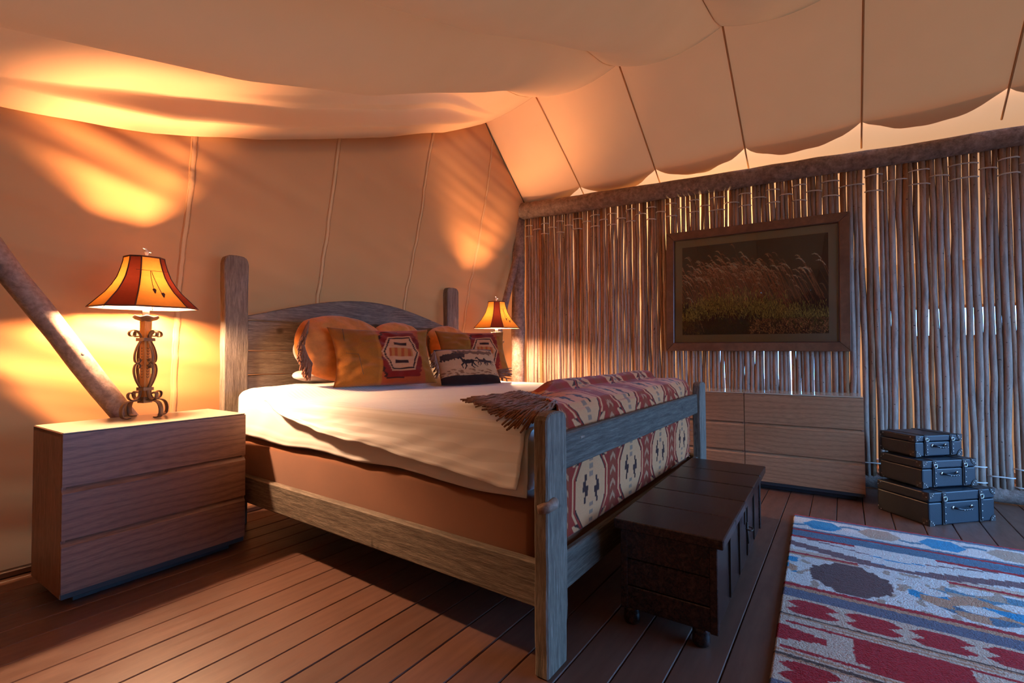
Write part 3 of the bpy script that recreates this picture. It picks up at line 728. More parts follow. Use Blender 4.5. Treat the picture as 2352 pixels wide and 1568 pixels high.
# ---- folded throw at the foot of the bed
BC = srgb(218, 148, 98); BR_ = srgb(150, 58, 28); BK2 = srgb(56, 28, 26); RB = srgb(160, 42, 22); TN = srgb(188, 128, 90); GY = srgb(150, 112, 88)
def throw_col(x, v):
    p = .47; u = ((x-1.885+p/2) % p)-p/2; row = .44; w_ = ((v-.150+row/2) % row)-row/2
    au = abs(u)
    if au > .185:                                  # stripe with chevrons
        c_ = .235-au; zz = (v*16+ (c_*14)) % 1
        if abs(c_) < .030 and zz < .35 and (v % .88) < .5: return TN
        if abs(c_) < .022 and (v % .88) >= .5 and abs(((v*9) % 1)-.5)*.06 < abs(abs(c_)-.012)*.8: return TN
        return BR_ if au > .195 else RB
    hw = .155-.105*max(0, (abs(w_)-.07)/.13)
    if au < hw-.022:
        for sx in (-.055, .055):
            dx, dy = u-sx, w_+.01*(1 if sx > 0 else -1)
            dx *= 1 if sx > 0 else -1
            if abs(dy) < .013 and abs(dx) < .026: return BK2
            if .013 <= dy < .034 and -.004 < dx < .020 or -.034 < dy <= -.013 and -.020 < dx < .004: return BK2
            if .034 <= dy < .060 and -.012 < dx < .006 or -.060 < dy <= -.034 and -.006 < dx < .012: return BK2
        if abs(u) < .018 and abs(w_) > .05: return GY if abs(((w_*30) % 1)-.5) > .2 else BC
        return BC
    if au < hw-.012: return BC if abs(w_) < .06 else BK2
    if au < hw+.004: return RB
    if abs(w_) > .12 and au < hw+.055: 
        return BK2 if au < hw+.045-.05*((abs(w_)*26) % 1) else BC
    if au < hw+.02: return BC
    return BC if abs(w_) > .15 and au < .12 else RB
path = [(.926, .385), (.921, .50), (.919, .62), (.918, .74), (.919, .82), (.927, .872), (.955, .908), (1.03, .925), (1.11, .928), (1.165, .925), (1.19, .934), (1.215, .962), (1.255, .975), (1.30, .966), (1.335, .940), (1.35, .912), (1.385, .894), (1.43, .886)]
pp = np.array(path); sl = np.concatenate([[0], np.cumsum(np.hypot(*np.diff(pp, axis=0).T))])
nv_, nu_ = 190, 430
P = np.zeros((nv_, nu_, 3)); Cc = np.zeros((nv_, nu_, 3))
S_ = np.linspace(0, sl[-1], nv_)
for j in range(nv_):
    y = np.interp(S_[j], sl, pp[:, 0]); z = np.interp(S_[j], sl, pp[:, 1]); v = S_[j]
    ul = lerp_tab([(0, 1.60), (.45, 1.60), (.56, 1.68), (.72, 1.80), (.85, 1.96), (1.2, 2.12)], v); ur = lerp_tab([(0, 3.47), (.4, 3.50), (.6, 3.56), (1.2, 3.54)], v)
    for i in range(nu_):
        x = ul+(ur-ul)*i/(nu_-1); e = sm(x, 3.40, 3.56)
        yy = y+(.020*nz(x*1.1, 3, 1)*(1 if v > .6 else 0))+(.003*nz(x*5, v*2, 2) if v < .45 else 0) + (.10*sm(x, 2.2, 3.4)*-sm(v, .75, 1.0))*.6
        zz = z+(.010*nz(x*2.6, v*5, 4)+.006*nz(x*7, v*9, 5) if v > .5 else 0)-e*.0
        if v > .62: zz = .901+(max(zz, .901)-.901)*(.12+.88*sm(x, ul, ul+.22))
        if z > .85 and y > .95: zz = max(zz, .900)
        P[j, i] = (x, yy, zz); Cc[j, i] = throw_col(x, v)
th = grid_mesh('throw_blanket', P, M['attr'], None, cols=Cc, thick=.008, flip=True)
tag(th, 'rust and cream patterned throw folded over the foot of the bed', 'blanket')
mb = MB(); random.seed(5)
for q in range(620):
    u = random.random(); s0 = Vector((1.70+.36*u, .97+.44*u, .902+.03*random.random())); L = random.uniform(.16, .33)
    an = PI+random.uniform(-.45, .30)-.25*(u-.5); tip = s0+Vector((math.cos(an)*L, math.sin(an)*L*.9+.06*u*random.random(), 0)); 
    pts = []
    for s in range(6):
        t = s/5; p = s0.lerp(tip, t); hgt = .890+.030*(1-t)*random.uniform(.3, 1)+.012*random.random()
        if p.x < 1.50: hgt -= (1.50-p.x)*.45
        pts.append((p.x+nz(q, s, 1)*.012, max(.93, p.y+nz(q, s, 3)*.012), hgt))
    mb.tube(pts, [.0035, .0048, .0036, .0048, .0036, .004], 5)
fr = mb.build('fringe', M['fringe'], th, True); fr['kind'] = 'stuff'
strands(th, [(3.475, .925, z) for z in np.linspace(.39, .84, 10)], 70, .04, (1, 0, -.4), M['fringe'], 'end_fringe', spread=.3, r=.0035)

# ================================================================== DRESSERS
def dresser(name, loc, rz, w, d, h, label, group, front='oak'):
    t = empty(name, (*loc, 0), rz, label, 'dresser', group); zb = .045; th_ = .018
    for x in (0, w-th_): box_obj('side_panel', (x, x+th_, .012, d, zb, h-.003), M['oak_z'], t, bev=.0015)
    box_obj('back_panel', (th_, w-th_, d-.008, d, zb, h-.02), M['oak_z'], t, bev=0)
    box_obj('bottom_panel', (th_, w-th_, .03, d-.01, zb, zb+.018), M['plinth'], t, bev=0)
    tp = box_obj('top_panel', (0, w, .022, d, h-.022, h-.004), M[front], t, bev=.0015)
    box_obj('glass_top', (.003, w-.003, .003, d-.004, h-.004, h), M['top_cream'], tp, bev=.001)
    box_obj('base_lip', (.004, w-.004, .010, .04, zb-.005, zb+.02), M['plinth'], t, bev=.001)
    box_obj('plinth', (.06, w-.055, .07, d-.05, 0, zb), M['plinth'], t, bev=.001)
    hh = (h-.006-zb-.022)/3
    for k_ in range(3):
        z0 = zb+.022+k_*hh; dr = empty('drawer', (0, 0, 0), parent=t)
        poly = [(0.0, z0), (.0, z0+hh-(.030 if k_ < 2 else .002)), (.017 if k_ < 2 else .001, z0+hh-(.008 if k_ < 2 else .002)), (.02, z0+hh-.003), (.02, z0)]
        # front face, its top edge planed back into a finger groove
        mb = MB(); bm = bmesh.new(); a_ = [bm.verts.new((.001, y_, z_)) for y_, z_ in poly]; fc = bm.faces.new(a_); r = bmesh.ops.extrude_face_region(bm, geom=[fc])
        for e in r['geom']:
            if isinstance(e, bmesh.types.BMVert): e.co.x = w-.001
        bmesh.ops.recalc_face_normals(bm, faces=bm.faces[:]); mb.bm(bm); mb.build('drawer_front', M[front], dr)
        if k_ < 2: box_obj('finger_groove', (.002, w-.002, .021, .03, z0+hh-.03, z0+hh+.002), M['plinth'], dr, bev=0)
    return t
dresser('dresser', (.5659, 2.842), 0.0423, .80, .445, .78, 'three-drawer oak dresser with cream glass top at far left under the lamp', 'oak dressers')
dresser('dresser', (3.72, 2.80), 0, .80, .46, .78, 'oak dresser hidden beyond the bed under the far lamp', 'oak dressers')
for (sx, lab) in ((0, 'oak dresser under the picture, the one nearest the suitcases'), (.803, 'oak dresser under the picture, half hidden behind the foot of the bed')):
    a = .03-PI/2; 
    ux, uy = -math.sin(.03), math.cos(.03)     # along the wall
    px = 4.354+ux*(sx+.80); py = -.110+uy*(sx+.80)
    dresser('dresser', (px, py), a, .80, .41, .78, lab, 'oak dressers', 'oak_pale')

# ================================================================== TABLE LAMPS
def spiral(c, r0, a0, turns, n, shrink=.45, sgn=1):
    return [(c[0]+r0*(1-shrink*q/(n-1))*math.cos(a0+sgn*turns*2*PI*q/(n-1)), c[1]+r0*(1-shrink*q/(n-1))*math.sin(a0+sgn*turns*2*PI*q/(n-1))) for q in range(n)]
def catmull(pts, n=6):
    out = []
    P_ = [pts[0]]+list(pts)+[pts[-1]]
    for i in range(1, len(P_)-2):
        p0, p1, p2, p3 = P_[i-1:i+3]
        for q in range(n):
            t = q/n; out.append(tuple(.5*(2*b+(c-a)*t+(2*a-5*b+4*c-d)*t*t+(3*b-a-3*c+d)*t**3) for a, b, c, d in zip(p0, p1, p2, p3)))
    return out+[tuple(pts[-1])]
def table_lamp(loc, rz, label):
    t = empty('table_lamp', loc, rz, label, 'lamp', 'iron table lamps with flared shades')
    # iron base: four scroll feet
    for k_ in range(4):
        an = PI/4*0+k_*PI/2+.25
        f_ = catmull([(.018, .098), (.045, .094), (.085, .092), (.110, .078), (.122, .048), (.118, .016), (.100, .004), (.078, .005)], 5)
        mb = MB(); mb.strip(f_, .024, .005, an); mb.build('foot', M['scroll'], t, True)
        c_ = catmull([(.026, .150), (.030, .122), (.045, .103), (.068, .098), (.086, .112), (.088, .132), (.074, .141), (.062, .132)], 5)
        mb = MB(); mb.strip(c_, .020, .004, an); mb.build('lower_scroll', M['scroll'], t, True)
        m_ = catmull([(.027, .165), (.048, .205), (.060, .250), (.056, .285), (.042, .298), (.030, .286), (.034, .272)], 5)
        mb = MB(); mb.strip(m_, .016, .004, an); mb.build('side_scroll', M['scroll'], t, True)
        m_ = catmull([(.033, .325), (.028, .312), (.042, .300), (.056, .312), (.057, .345), (.046, .385), (.028, .420)], 5)
        mb = MB(); mb.strip(m_, .016, .004, an); mb.build('side_scroll', M['scroll'], t, True)
        u_ = catmull([(.026, .440), (.032, .458), (.048, .476), (.068, .480), (.084, .470), (.086, .454), (.074, .446), (.062, .450)], 5)
        mb = MB(); mb.strip(u_, .018, .004, an); mb.build('upper_scroll', M['scroll'], t, True)
    Rz = Matrix.Rotation(.25, 4, 'Z')
    def sq(z0, z1, a0, a1, mat, name, bev=.004):
        mb = MB(); vs_ = []
        for z, a in ((z0, a0), (z1, a1)): vs_ += [Rz @ Vector((sx*a, sy*a, z)) for sx, sy in ((-1, -1), (1, -1), (1, 1), (-1, 1))]
        mb.add(vs_, [(0, 1, 2, 3), (4, 5, 6, 7), (0, 1, 5, 4), (1, 2, 6, 5), (2, 3, 7, 6), (3, 0, 4, 7)]); return mb.build(name, mat, t)
    ps = sq(.085, .535, .0165, .0195, M['lampwood'], 'post')
    sq(.080, .112, .024, .024, M['scroll'], 'base_socket'); sq(.148, .166, .028, .028, M['scroll'], 'collar'); sq(.421, .439, .031, .031, M['scroll'], 'collar')
    # dark leaf motif on the two front faces of the post
    for ang in (-PI/2, 0, PI/2, PI):
        mb = MB(); Rm = Rz @ Matrix.Rotation(ang+PI/2, 4, 'Z')
        for q in range(11):
            z = .215+.016*q
            if q == 5: continue
            for s in (-1, 1):
                r0 = .0180+.003*(z-.3)/.45
                mb.add([Rm @ Vector(p) for p in ((0, -r0-.0012, z), (s*.006, -r0-.0012, z+.006), (s*.007, -r0-.0012, z+.013), (s*.002, -r0-.0012, z+.007))], [(0, 1, 2, 3)])
        mo = mb.build('leaf_motif', M['frame_lip'], ps); mo['kind'] = 'stuff'
    mb = MB(); n = 24; vs_ = []
    for r, z in ((.012, .528), (.030, .534), (.050, .546), (.060, .556), (.058, .560), (.046, .552), (.028, .542), (.010, .540)):
        for q in range(n): vs_.append((r*math.cos(2*PI*q/n), r*math.sin(2*PI*q/n), z+(.005*math.sin(2*PI*q/n*6) if r > .04 else 0)))
    mb.add(vs_, [(i*n+q, i*n+(q+1) % n, (i+1)*n+(q+1) % n, (i+1)*n+q) for i in range(7) for q in range(n)]); mb.build('drip_dish', M['scroll'], t, True)
    mb = MB(); mb.lathe([(.016, .54), (.016, .615), (.011, .617), (.011, .64)], 16); mb.build('candle_sleeve', M['candle'], t, True)
    mb = MB(); mb.lathe([(.008, .640), (.016, .670), (.026, .720), (.029, .742), (.022, .764), (.006, .775)], 12); bu = mb.build('bulb', M['bulb'], t, True)
    mb = MB(); mb.tube(catmull([(.012, 0, .64), (.05, 0, .68), (.055, 0, .77), (.03, 0, .86), (0, 0, .882)], 5), .0016, 5); mb.tube(catmull([(-.012, 0, .64), (-.05, 0, .68), (-.055, 0, .77), (-.03, 0, .86), (0, 0, .882)], 5), .0016, 5)
    hp = mb.build('harp', M['scroll'], t)
    # shade: four parchment panels with four narrow red corner panels, flared
    z0, z1 = .604, .880; prof = [(0, 1.0), (.07, .925), (.17, .825), (.30, .69), (.45, .575), (.60, .485), (.78, .42), (.92, .382), (1.0, .37)]
    a_ = .215; cc = .082; mb = MB(); rings = []
    for u, s in prof:
        c2 = cc*(s*.8+.2*(1 if s > .9 else .9))*(1.0 if s > .8 else 1); A = a_*s; c2 = min(cc*s*1.1+.004, A*.55)
        pts = [(A, -(A-c2)), (A, A-c2), (A-c2, A), (-(A-c2), A), (-A, A-c2), (-A, -(A-c2)), (-(A-c2), -A), (A-c2, -A)]
        rings.append([(x, y_, z0+(z1-z0)*u) for x, y_ in pts])
    for off, mats_, nm in ((0, None, 'lamp_shade'),):
        for i in range(len(rings)-1):
            for q in range(8):
                p, p2 = rings[i][q], rings[i][(q+1) % 8]; r_, r2 = rings[i+1][q], rings[i+1][(q+1) % 8]
                mb.add([p, p2, r2, r_], [(0, 1, 2, 3)], 1 if q % 2 else 0)
    me = bpy.data.meshes.new('lamp_shade'); me.from_pydata(mb.v, [], mb.f); me.update()
    so = mesh_obj('lamp_shade', me, [M['shade'], M['shade_red']], t); me.polygons.foreach_set('material_index', mb.mi)
    bm = bmesh.new(); bm.from_mesh(me); bmesh.ops.remove_doubles(bm, verts=bm.verts[:], dist=1e-5); bmesh.ops.recalc_face_normals(bm, faces=bm.faces[:]); bm.to_mesh(me); bm.free()
    so.rotation_euler = (.022, -.02, 0)
    for q in range(8):
        mb = MB(); mb.tube([r[q] for r in rings], .0035, 5); mb.build('shade_piping', M['shade_trim'], so, True)
    for r in (rings[0], rings[-1]):
        mb = MB(); mb.tube([Vector(p) for p in r]+[Vector(r[0])], .0045, 5, cap=False); mb.build('shade_trim', M['shade_trim'], so)
    for q, (du, dz) in enumerate(((-.012, .15), (.018, .115))):     # two arrows hung on the front panel
        mb = MB(); 
        def sp_(x, u):
            s_ = np.interp(u, [p[0] for p in prof], [p[1] for p in prof]); return (x, -a_*s_-.004, z0+(z1-z0)*u)
        L = [sp_(-.01+.004*q+(du+.01)*k2/6, .72-(.72-dz*2.1)*k2/6) for k2 in range(7)]
        mb.tube(L, .0016, 5); e = Vector(L[-1]); mb.add([e+Vector((-.010, -.002, .008)), e+Vector((.010, -.002, .006)), e+Vector((.004, -.008, -.022)), e+Vector((0, -.005, .013))], [(0, 1, 2), (0, 3, 1)]); mb.build('arrow_pendant', M['shade_trim'], so)
    mb = MB(); mb.tube([sp_(x, .72) for x in np.linspace(-.075, .075, 8)], .0012, 5); mb.build('shade_cord', M['shade_trim'], so)
    mb = MB(); mb.lathe([(.010, .880), (.013, .886), (.006, .895), (.008, .905), (.011, .918), (.007, .928), (.003, .934)], 10)
    mb.tube([(0, 0, .925), (-.006, 0, .936), (-.018, -.002, .938)], [.006, .005, .002], 6); mb.tube([(.004, 0, .912), (.010, 0, .922), (.020, -.003, .918)], [.005, .005, .002], 6); mb.build('finial', M['finial'], t, True)
    return t
area = 4*PI*.026**2*1.1
BULB_MAT.b.inputs['Emission Strength'].default_value = LAMP_POWER/(PI*area)
table_lamp((.968, 3.178, .78), .06, 'near table lamp, iron scroll base and flared amber shade, on the left dresser')
table_lamp((3.985, 3.01, .78), -.12, 'far table lamp glowing in the corner behind the pillows')

# ================================================================== CHEST AT THE FOOT OF THE BED
ch = empty('chest', (1.885, .395, 0), .02, 'dark stained wooden chest on bun feet at the foot of the bed', 'chest')
L_, D_, Z0, Z1 = 1.29, .385, .075, .395
box_obj('body', (.012, L_-.012, .022, D_-.01, Z0+.005, Z1), M['chest'], ch, bev=.002)
for k_, (za, zb) in enumerate(((Z0, .165), (.168, .275), (.278, Z1))):
    for x in (0, L_-.012): box_obj('end_board', (x+(.004 if x == 0 else -.004)*(k_ == 1), x+.014, .03, D_-.03, za, zb), M['chest'], ch, bev=.003)
for x in (-.004, L_-.020):
    for y_ in (.004, D_-.034): box_obj('corner_stile', (x, x+.024, y_, y_+.03, Z0-.004, Z1), M['chest'], ch, bev=.003)
nP = 5
for k_ in range(nP):                 # framed front: posts with sunk boards
    xa = .03+(L_-.06)*k_/nP; xb = .03+(L_-.06)*(k_+1)/nP
    box_obj('front_board', (xa+.003, xb-.003, .012, .024, Z0, Z1), M['chest'], ch, bev=.002)
for k_ in range(1, nP): box_obj('front_batten', (.03+(L_-.06)*k_/nP-.003, .03+(L_-.06)*k_/nP+.003, .004, .020, Z0+.02, Z1-.02), M['iron'], ch, bev=.001)
lid = empty('lid', parent=ch)
for k_ in range(5):
    xa = -.025+(L_+.05)*k_/5; xb = -.025+(L_+.05)*(k_+1)/5
    box_obj('lid_plank', (xa+.003, xb-.003, -.022, D_+.018, Z1+.002, Z1+.042), M['chest'], lid, bev=.004, jit=.001)
for k_ in range(1, 5): 
    x = -.025+(L_+.05)*k_/5; box_obj('lid_joint', (x-.004, x+.004, -.018, D_+.014, Z1+.004, Z1+.034), M['dark'], lid, bev=0)
hs = box_obj('hasp', (L_*.5-.012, L_*.5+.012, -.004, .004, .29, Z1+.01), M['iron'], ch, bev=.002)
mb = MB(); mb.tube(catmull([(L_*.5-.02, -.004, .275), (L_*.5-.02, -.03, .27), (L_*.5+.02, -.03, .27), (L_*.5+.02, -.004, .275)], 5), .0035, 6); mb.build('hasp_ring', M['iron'], hs, True)
mb = MB(); mb.tube([(L_*.5, -.008, .30), (L_*.5, -.012, .20)], .005, 6); mb.build('hasp_pin', M['iron'], hs, True)
for x in (.04, L_-.04):
    for y_ in (.075, D_-.035):
        mb = MB(); mb.lathe([(.022, .078), (.030, .070), (.033, .055), (.031, .048), (.033, .042), (.034, .016), (.030, .004), (.024, 0)], 16, Matrix.Translation((x, y_, 0))); mb.build('bun_foot', M['chest'], ch, True)

# ================================================================== SUITCASES
def suitcase(near, ang, L, D, H, z, label):
    t = empty('suitcase', (near[0], near[1], z), ang, label, 'suitcase', 'stacked black suitcases')
    hs_ = H*.70
    box_obj('case_body', (0, L, 0, D, 0, hs_-.002), M['case'], t, bev=.008, seg=2)
    box_obj('case_lid', (-.001, L+.001, -.001, D+.001, hs_, H), M['case'], t, bev=.008, seg=2)
    for fx in (.22, .78):
        mb = MB(); x = L*fx; w_ = .016
        mb.box(x-w_, x+w_, -.006, .0, .004, H-.004, bev=.002); mb.box(x-w_, x+w_, -.004, D+.004, H-.001, H+.003, bev=.001); s = mb.build('strap', M['leather'], t)
        mb = MB(); mb.tube([(x-.013, -.009, H*.74), (x-.013, -.010, H*.86), (x+.013, -.010, H*.86), (x+.013, -.009, H*.74), (x-.013, -.009, H*.74)], .0028, 6); mb.build('buckle', M['nickel'], s, True)
        mb = MB(); mb.prism([(x-.009, .022), (x, .010), (x+.009, .022), (x+.009, H*.72), (x-.009, H*.72)], -.010, -.006, bev=.001); mb.build('strap_tongue', M['case'], s)
        for zz in (.03, H*.35, H*.55, H*.93):
            mb = MB(); mb.lathe([(.0045, 0), (.004, .002), (.001, .0035)], 8, Matrix.Translation((x, -.0095 if zz < H*.7 else -.006, zz)) @ Matrix.Rotation(PI/2, 4, 'X')); mb.build('rivet', M['nickel'], s, True)
    hz = H*.50; xa, xb = L*.36, L*.64
    mb = MB(); mb.tube(catmull([(xa, -.004, hz), (xa+.012, -.020, hz), (xa+.03, -.026, hz-.004), (L/2, -.028, hz-.008), (xb-.03, -.026, hz-.004), (xb-.012, -.020, hz), (xb, -.004, hz)], 4), .007, 8); h_ = mb.build('handle', M['case'], t, True)
    for x in (xa, xb):
        mb = MB(); mb.lathe([(.013, 0), (.012, .003), (.004, .006)], 12, Matrix.Translation((x, -.001, hz)) @ Matrix.Rotation(PI/2, 4, 'X')); mb.build('handle_mount', M['nickel'], h_, True)
    for q in range(4):
        mb = MB(); mb.lathe([(.0035, 0), (.003, .002), (.001, .003)], 8, Matrix.Translation((L/2-.03+.02*q, -.0345, hz-.007)) @ Matrix.Rotation(PI/2, 4, 'X')); mb.build('rivet', M['nickel'], h_, True)
    s_ = .042
    for x, z_, sx, sz in ((0, 0, 1, 1), (L, 0, -1, 1), (0, H, 1, -1), (L, H, -1, -1)):
        arc = [(x+sx*(s_*math.cos(a)), z_+sz*(s_*math.sin(a))) for a in np.linspace(0, PI/2, 6)]
        mb = MB(); mb.prism([(x-sx*.002, z_-sz*.002)]+arc, -.004, .004, bev=.001)
        # the patch wraps round the corner onto the end
        xe = x-sx*.002; mb.box(min(xe, xe-sx*.003), max(xe, xe-sx*.003), 0, .04, min(z_, z_+sz*s_), max(z_, z_+sz*s_), bev=.001)
        c = mb.build('corner_patch', M['leather'], t)
        for px, pz in ((.008, .030), (.022, .020), (.030, .008)):
            mb = MB(); mb.lathe([(.0042, 0), (.0035, .002), (.001, .003)], 8, Matrix.Translation((x+sx*px, -.004, z_+sz*pz)) @ Matrix.Rotation(PI/2, 4, 'X')); mb.build('rivet', M['nickel'], c, True)
        if x == 0:
            for yy, pz in ((.012, .03), (.03, .012), (D-.03, .012), (D-.012, .03)):
                mb = MB(); mb.lathe([(.0042, 0), (.0035, .002), (.001, .003)], 8, Matrix.Translation((-.004, yy, z_+sz*pz)) @ Matrix.Rotation(-PI/2, 4, 'Y')); mb.build('rivet', M['nickel'], c, True)
    return t
SA = math.radians(-44)
suitcase((4.02, -.425), SA, .530, .35, .212, 0, 'largest black suitcase, at the bottom of the stack by the stick wall')
suitcase((4.105, -.405), math.radians(-46), .420, .30, .178, .219, 'medium black suitcase, in the middle of the stack of three')
suitcase((4.195, -.382), math.radians(-45.5), .375, .26, .142, .404, 'smallest black suitcase, on top of the stack of three')

# ================================================================== RUG
RUGA = .038; RO = Vector((3.763, .303))
nd, ns_ = 470, 380; DL, SW_ = 2.35, 1.90
TQ = srgb(44, 146, 190); SB = srgb(88, 118, 140); IV = srgb(226, 222, 212); BG = srgb(186, 162, 138); MV = srgb(126, 92, 92); BN = srgb(104, 72, 66); RR = srgb(178, 14, 26); CRM = srgb(214, 190, 166); GB = srgb(104, 106, 124); TNL = srgb(196, 148, 112); DB = srgb(92, 66, 52); TB = srgb(96, 140, 160)
def saw_hex(a, b, w_, h_, step):
    """motif test, a across (s), b along (d): a barrel with toothed ends"""
    bb = abs(b)/h_
    if bb > 1: return False
    notch = [1.0, .80, .98, .74, .9, .62][min(5, int(bb*4))]
    return abs(a) < w_*(.72 + .28*notch) if bb < .5 else abs(a) < w_*(1.10-bb*.62)*notch
def rug_col(d, s):
    q = .006; d = math.floor(d/q)*q
    if d < .022: return RR
    if d < .05: return SB
    if d < .275:                                       # row of lozenges
        c_ = (d-.16); per = .285; k_ = (s-.02) % per; u = k_-per/2; idx = int((s-.02)//per)
        rr = (abs(u)/.155)+(abs(c_)/.145)*.62
        if abs(c_) < .085 and abs(u) < .105*(1-abs(c_)/.16): return TQ if idx % 2 == 0 else BG
        if abs(c_-u*.35*(1 if idx % 2 else -1)) < .016 and abs(u) > .09: return TB
        return IV
    if d < .295: return SB
    if d < .322: return RR
    if d < .425: return SB if nz(s*6, d*6) > -.35 else TB
    def step_w(s0, amp): return amp*abs(((s/1.04+.03) % 1)-.5)*2
    st = math.floor(step_w(0, 1)*9)/9                   # stepped wave along s
    if d < .452 and (s < .43 or (s % 1.04) > .62 or True) and st > .28: return RR
    if d < .70:
        c0 = .60-.16*st+.02; 
        c1 = .44+.17*(1-st)
        if abs(d-c0) < .045 : return IV
        if abs(d-(c0-.10)) < .04 and st < .6: return IV
        if st < .22 and abs(d-.575) < .075: return TQ if nz(s*9, d*9, 3) > -.25 else MV
        return MV if abs(d-c0) < .12 else (CRM if d > .66 else IV)
    if d < .722 and st > .30: return RR
    if d < .742 and st > .30: return TNL
    if d < 1.118:
        c_ = d-.93; u = ((s-.27+.52) % 1.04)-.52
        if abs(u) < .165 and saw_hex(u, c_, .165, .185, 0): return BN
        u2 = ((s-.27) % 1.04)-.52
        r1 = abs(u2)/.21+abs(c_)/.19
        cell = (int((u2+1)*9.5) + int((c_+1)*11)) % 4
        if abs(u2) < .30 and abs(c_) < .165 and (abs(u2)/.32+abs(c_)/.24) < 1.05:
            zc = math.sin(u2*22)*.035
            if abs(c_-zc) < .045: return TQ if cell < 2 else TNL
            if abs(c_+.10+zc) < .045: return TB if cell % 2 else BG
            if abs(c_-.10+zc) < .045: return SB if cell % 2 else TNL
            return IV
        if s < .05 and (abs(c_+.12) < .035 or abs(c_-.02) < .03): return TQ
        return IV if nz(s*20, d*20, 1) > -.3 else BG
    if d < 1.148: return RR
    if d < 1.178: return TNL
    if d < 1.265: return GB
    # red half
    dd = d-1.265
    def barrels(c_, s_off):
        u = ((s-s_off+.105) % .21)-.105
        if abs(c_) > .066: return False
        return abs(u) < .052+.046*(1-abs(abs(c_)-.033)/.033)
    if dd < .165: return RR if barrels(dd-.085, .118) else CRM
    if dd < .180: return DB
    if dd < .190: return TNL
    if dd < .480:
        u = s % .84; u0 = min(u, .84-u); st2 = math.floor(u0/.042)*.042
        c_ = dd-.325
        if .225 < dd < .245: return RR if u0 > .03 else CRM
        if .200 < dd < .212 and u0 > .16: return TNL
        if .425 < dd < .445: return RR if u0 > .02 else CRM
        if .452 < dd < .464: return TNL
        if u0 < .17 and abs(c_) < .055*(1-st2/.19): return RR
        if u0 > .25 and abs(c_) < min(.10, .02+.09*(st2-.21)/.06): return RR
        return CRM if not (.25 < dd < .42 and u0 > .34) else RR
    if dd < .494: return DB
    if dd < .506: return TNL
    if dd < .655: return RR if barrels(dd-.578, .118) else CRM
    if dd < .735: return GB
    if dd < .765: return TNL
    if dd < .795: return RR
    return rug_col(max(.75, 1.148-(dd-.795)), s)
P = np.zeros((nd, ns_, 3)); Cc = np.zeros((nd, ns_, 3)); ca, sa = math.cos(RUGA), math.sin(RUGA)
for i in range(nd):
    d = DL*i/(nd-1)
    for j in range(ns_):
        s = SW_*j/(ns_-1); jit = .004*nz(s*60, d*60, 5)
        P[i, j] = (-d, -s, .014+.0012*nz(s*45, d*45, 2) - (.008 if i in (0, nd-1) or j in (0, ns_-1) else 0)); Cc[i, j] = rug_col(d+jit, s+jit)
ru = grid_mesh('rug', P, M['rug'], None, cols=Cc, thick=.013, flip=True); ru.location = (RO.x, RO.y, .0); ru.rotation_euler = (0, 0, RUGA)
tag(ru, 'red, blue and ivory kilim-patterned wool rug on the brown floor boards', 'rug')

# ================================================================== PICTURE
pt_a = math.atan2(-.055, 1)       # along the stick wall
yA, yB = 1.432, -.050
pc = empty('framed_picture', (wx(.69)-.058, .69, 1.705), 0, 'wide framed photograph of windblown grass hung on the stick wall', 'picture')
# local: x along the wall to the right (-y), z up, y out of the wall toward the room is -y
pc.rotation_euler = (0, math.radians(.6), -PI/2+math.atan(.055)*1)
W2, H2, FB = .742, .578, .075
def mitre(sx, horizontal):
    o_, i_ = (W2, H2), (W2-FB, H2-FB)
    if horizontal: return [(-o_[0], sx*o_[1]), (o_[0], sx*o_[1]), (i_[0], sx*i_[1]), (-i_[0], sx*i_[1])]
    return [(sx*o_[0], -o_[1]), (sx*o_[0], o_[1]), (sx*i_[0], i_[1]), (sx*i_[0], -i_[1])]
for hz_ in (True, False):
    for sx in (1, -1):
        mb = MB(); mb.prism(mitre(sx, hz_), -.018, .014, bev=.004); mb.build('frame_rail', M['frame'], pc)
mb = MB(); i_ = (W2-FB, H2-FB); 
for (x0_, x1_, z0_, z1_) in ((-i_[0], i_[0], i_[1]-.008, i_[1]), (-i_[0], i_[0], -i_[1], -i_[1]+.008), (-i_[0], -i_[0]+.008, -i_[1], i_[1]), (i_[0]-.008, i_[0], -i_[1], i_[1])): mb.box(x0_, x1_, -.014, .002, z0_, z1_)
lp = mb.build('inner_lip', M['frame_lip'], pc); lp['kind'] = 'stuff'
box_obj('mat_board', (-i_[0], i_[0], .004, .010, -i_[1], i_[1]), M['mat_board'], pc, bev=0)
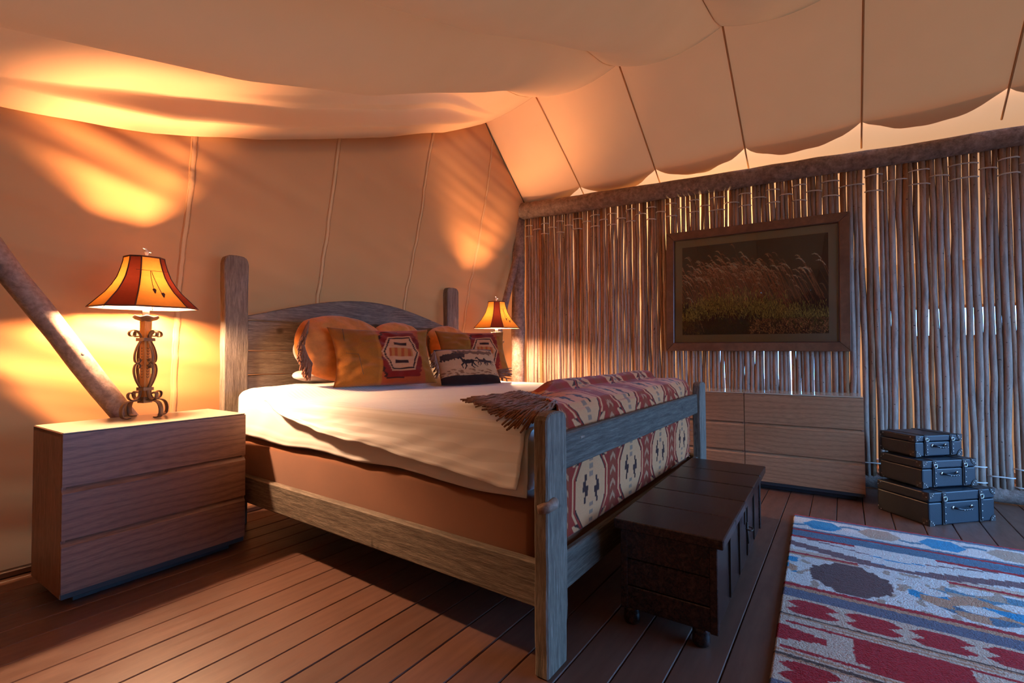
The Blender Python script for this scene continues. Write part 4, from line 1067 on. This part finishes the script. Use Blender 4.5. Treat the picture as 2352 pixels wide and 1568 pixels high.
# the photograph, painted stroke by stroke as vertex colour on a flat sheet
PW, PH = .592, .425; nx, ny = 460, 300
im = np.zeros((ny, nx, 3)); im[:] = srgb(36, 24, 25)
yy_, xx_ = np.mgrid[0:ny, 0:nx]
hillz = 185+6*np.sin(xx_/60)+ (xx_/nx-.5)*8
im[yy_ < hillz] = srgb(24, 16, 21)
def stroke(x, y, dx, dy, n, col, bend=0, wid=1):
    for q in range(n):
        t = q/max(1, n-1); X_ = int(x+dx*t); Y_ = int(y+dy*t-bend*t*t)
        for a_ in range(wid):
            for b_ in range(wid):
                if 0 <= X_+a_ < nx and 0 <= Y_+b_ < ny: im[Y_+b_, X_+a_] = col
rs = random.Random(3)
def shade_of(c_, k_): return srgb(*(min(255, int(q*k_)) for q in c_))
def plume(hx, hy, L, lean, k_):
    # a feathery seed head bending over to the left
    for q in range(int(L*5)):
        t = q/(L*5); x = hx-L*lean*t; y = hy+L*.55*math.sin(min(1, t*1.15)*PI*.62); wd = 1.9*math.sin(PI*min(1, t+.08))
        X_, Y_ = int(x+rs.gauss(0, wd*.45)), int(y+rs.gauss(0, wd*.6))
        if 0 <= X_ < nx and 0 <= Y_ < ny: im[Y_, X_] = shade_of((206, 150, 128), k_*rs.uniform(.55, 1.1))
for q in range(520):
    x = rs.gauss(215, 100) if q < 400 else rs.uniform(0, nx); y = rs.uniform(80, 125); top = (232-abs(x-215)*.10)+rs.gauss(-34, 26); L = max(10, top-y)
    a = rs.uniform(.30, .62); k_ = rs.uniform(.4, 1.0); x1, y1 = x-L*a, y+L
    stroke(x, y, x1-x, y1-y, int(L*1.3), shade_of((112, 70, 56), k_))
    if q % 4: plume(x1, y1, rs.uniform(15, 25), rs.uniform(.6, 1.1), k_*.95)
for hx, hy in ((228, 236), (190, 214), (70, 206), (48, 218), (112, 214), (140, 204), (352, 200), (395, 214), (440, 224), (452, 204), (410, 184), (34, 166), (80, 176), (270, 214), (318, 198), (40, 110), (52, 78)):
    plume(hx, hy, 30, .9, 1.2); stroke(hx, hy, 26, -70, 90, shade_of((100, 64, 50), 1))
for q in range(5200):                                  # green tufts, a long low mound
    x = rs.uniform(0, nx); base = 66+30*math.sin(x/110+.2)-max(0, 70-x)*.45; y = base+rs.gauss(0, 20)
    lum = rs.uniform(.25, 1)*(1 if y > 45 else .5); stroke(x, y, rs.uniform(-6, 4), rs.uniform(4, 13), 15, srgb(int(126*lum), int(122*lum), int(70*lum)))
for q in range(1500):
    x = rs.uniform(0, nx); y = rs.uniform(0, 46); lum = rs.uniform(.2, .8) if x > 230 else rs.uniform(.05, .2) if x > 70 else rs.uniform(.1, .4)
    stroke(x, y, rs.uniform(-9, 4), rs.uniform(2, 9), 12, srgb(int(176*lum), int(128*lum), int(92*lum)))
P = np.zeros((ny, nx, 3)); P[..., 0] = np.linspace(-PW, PW, nx)[None, :]; P[..., 2] = np.linspace(-PH, PH, ny)[:, None]; P[..., 1] = .0025
grid_mesh('photo_print', P, M['print'], pc, cols=np.minimum(1, im*5.0), smooth=False)
box_obj('glass_pane', (-i_[0]+.002, i_[0]-.002, -.007, -.005, -i_[1]+.002, i_[1]-.002), M['glass'], pc, bev=0)
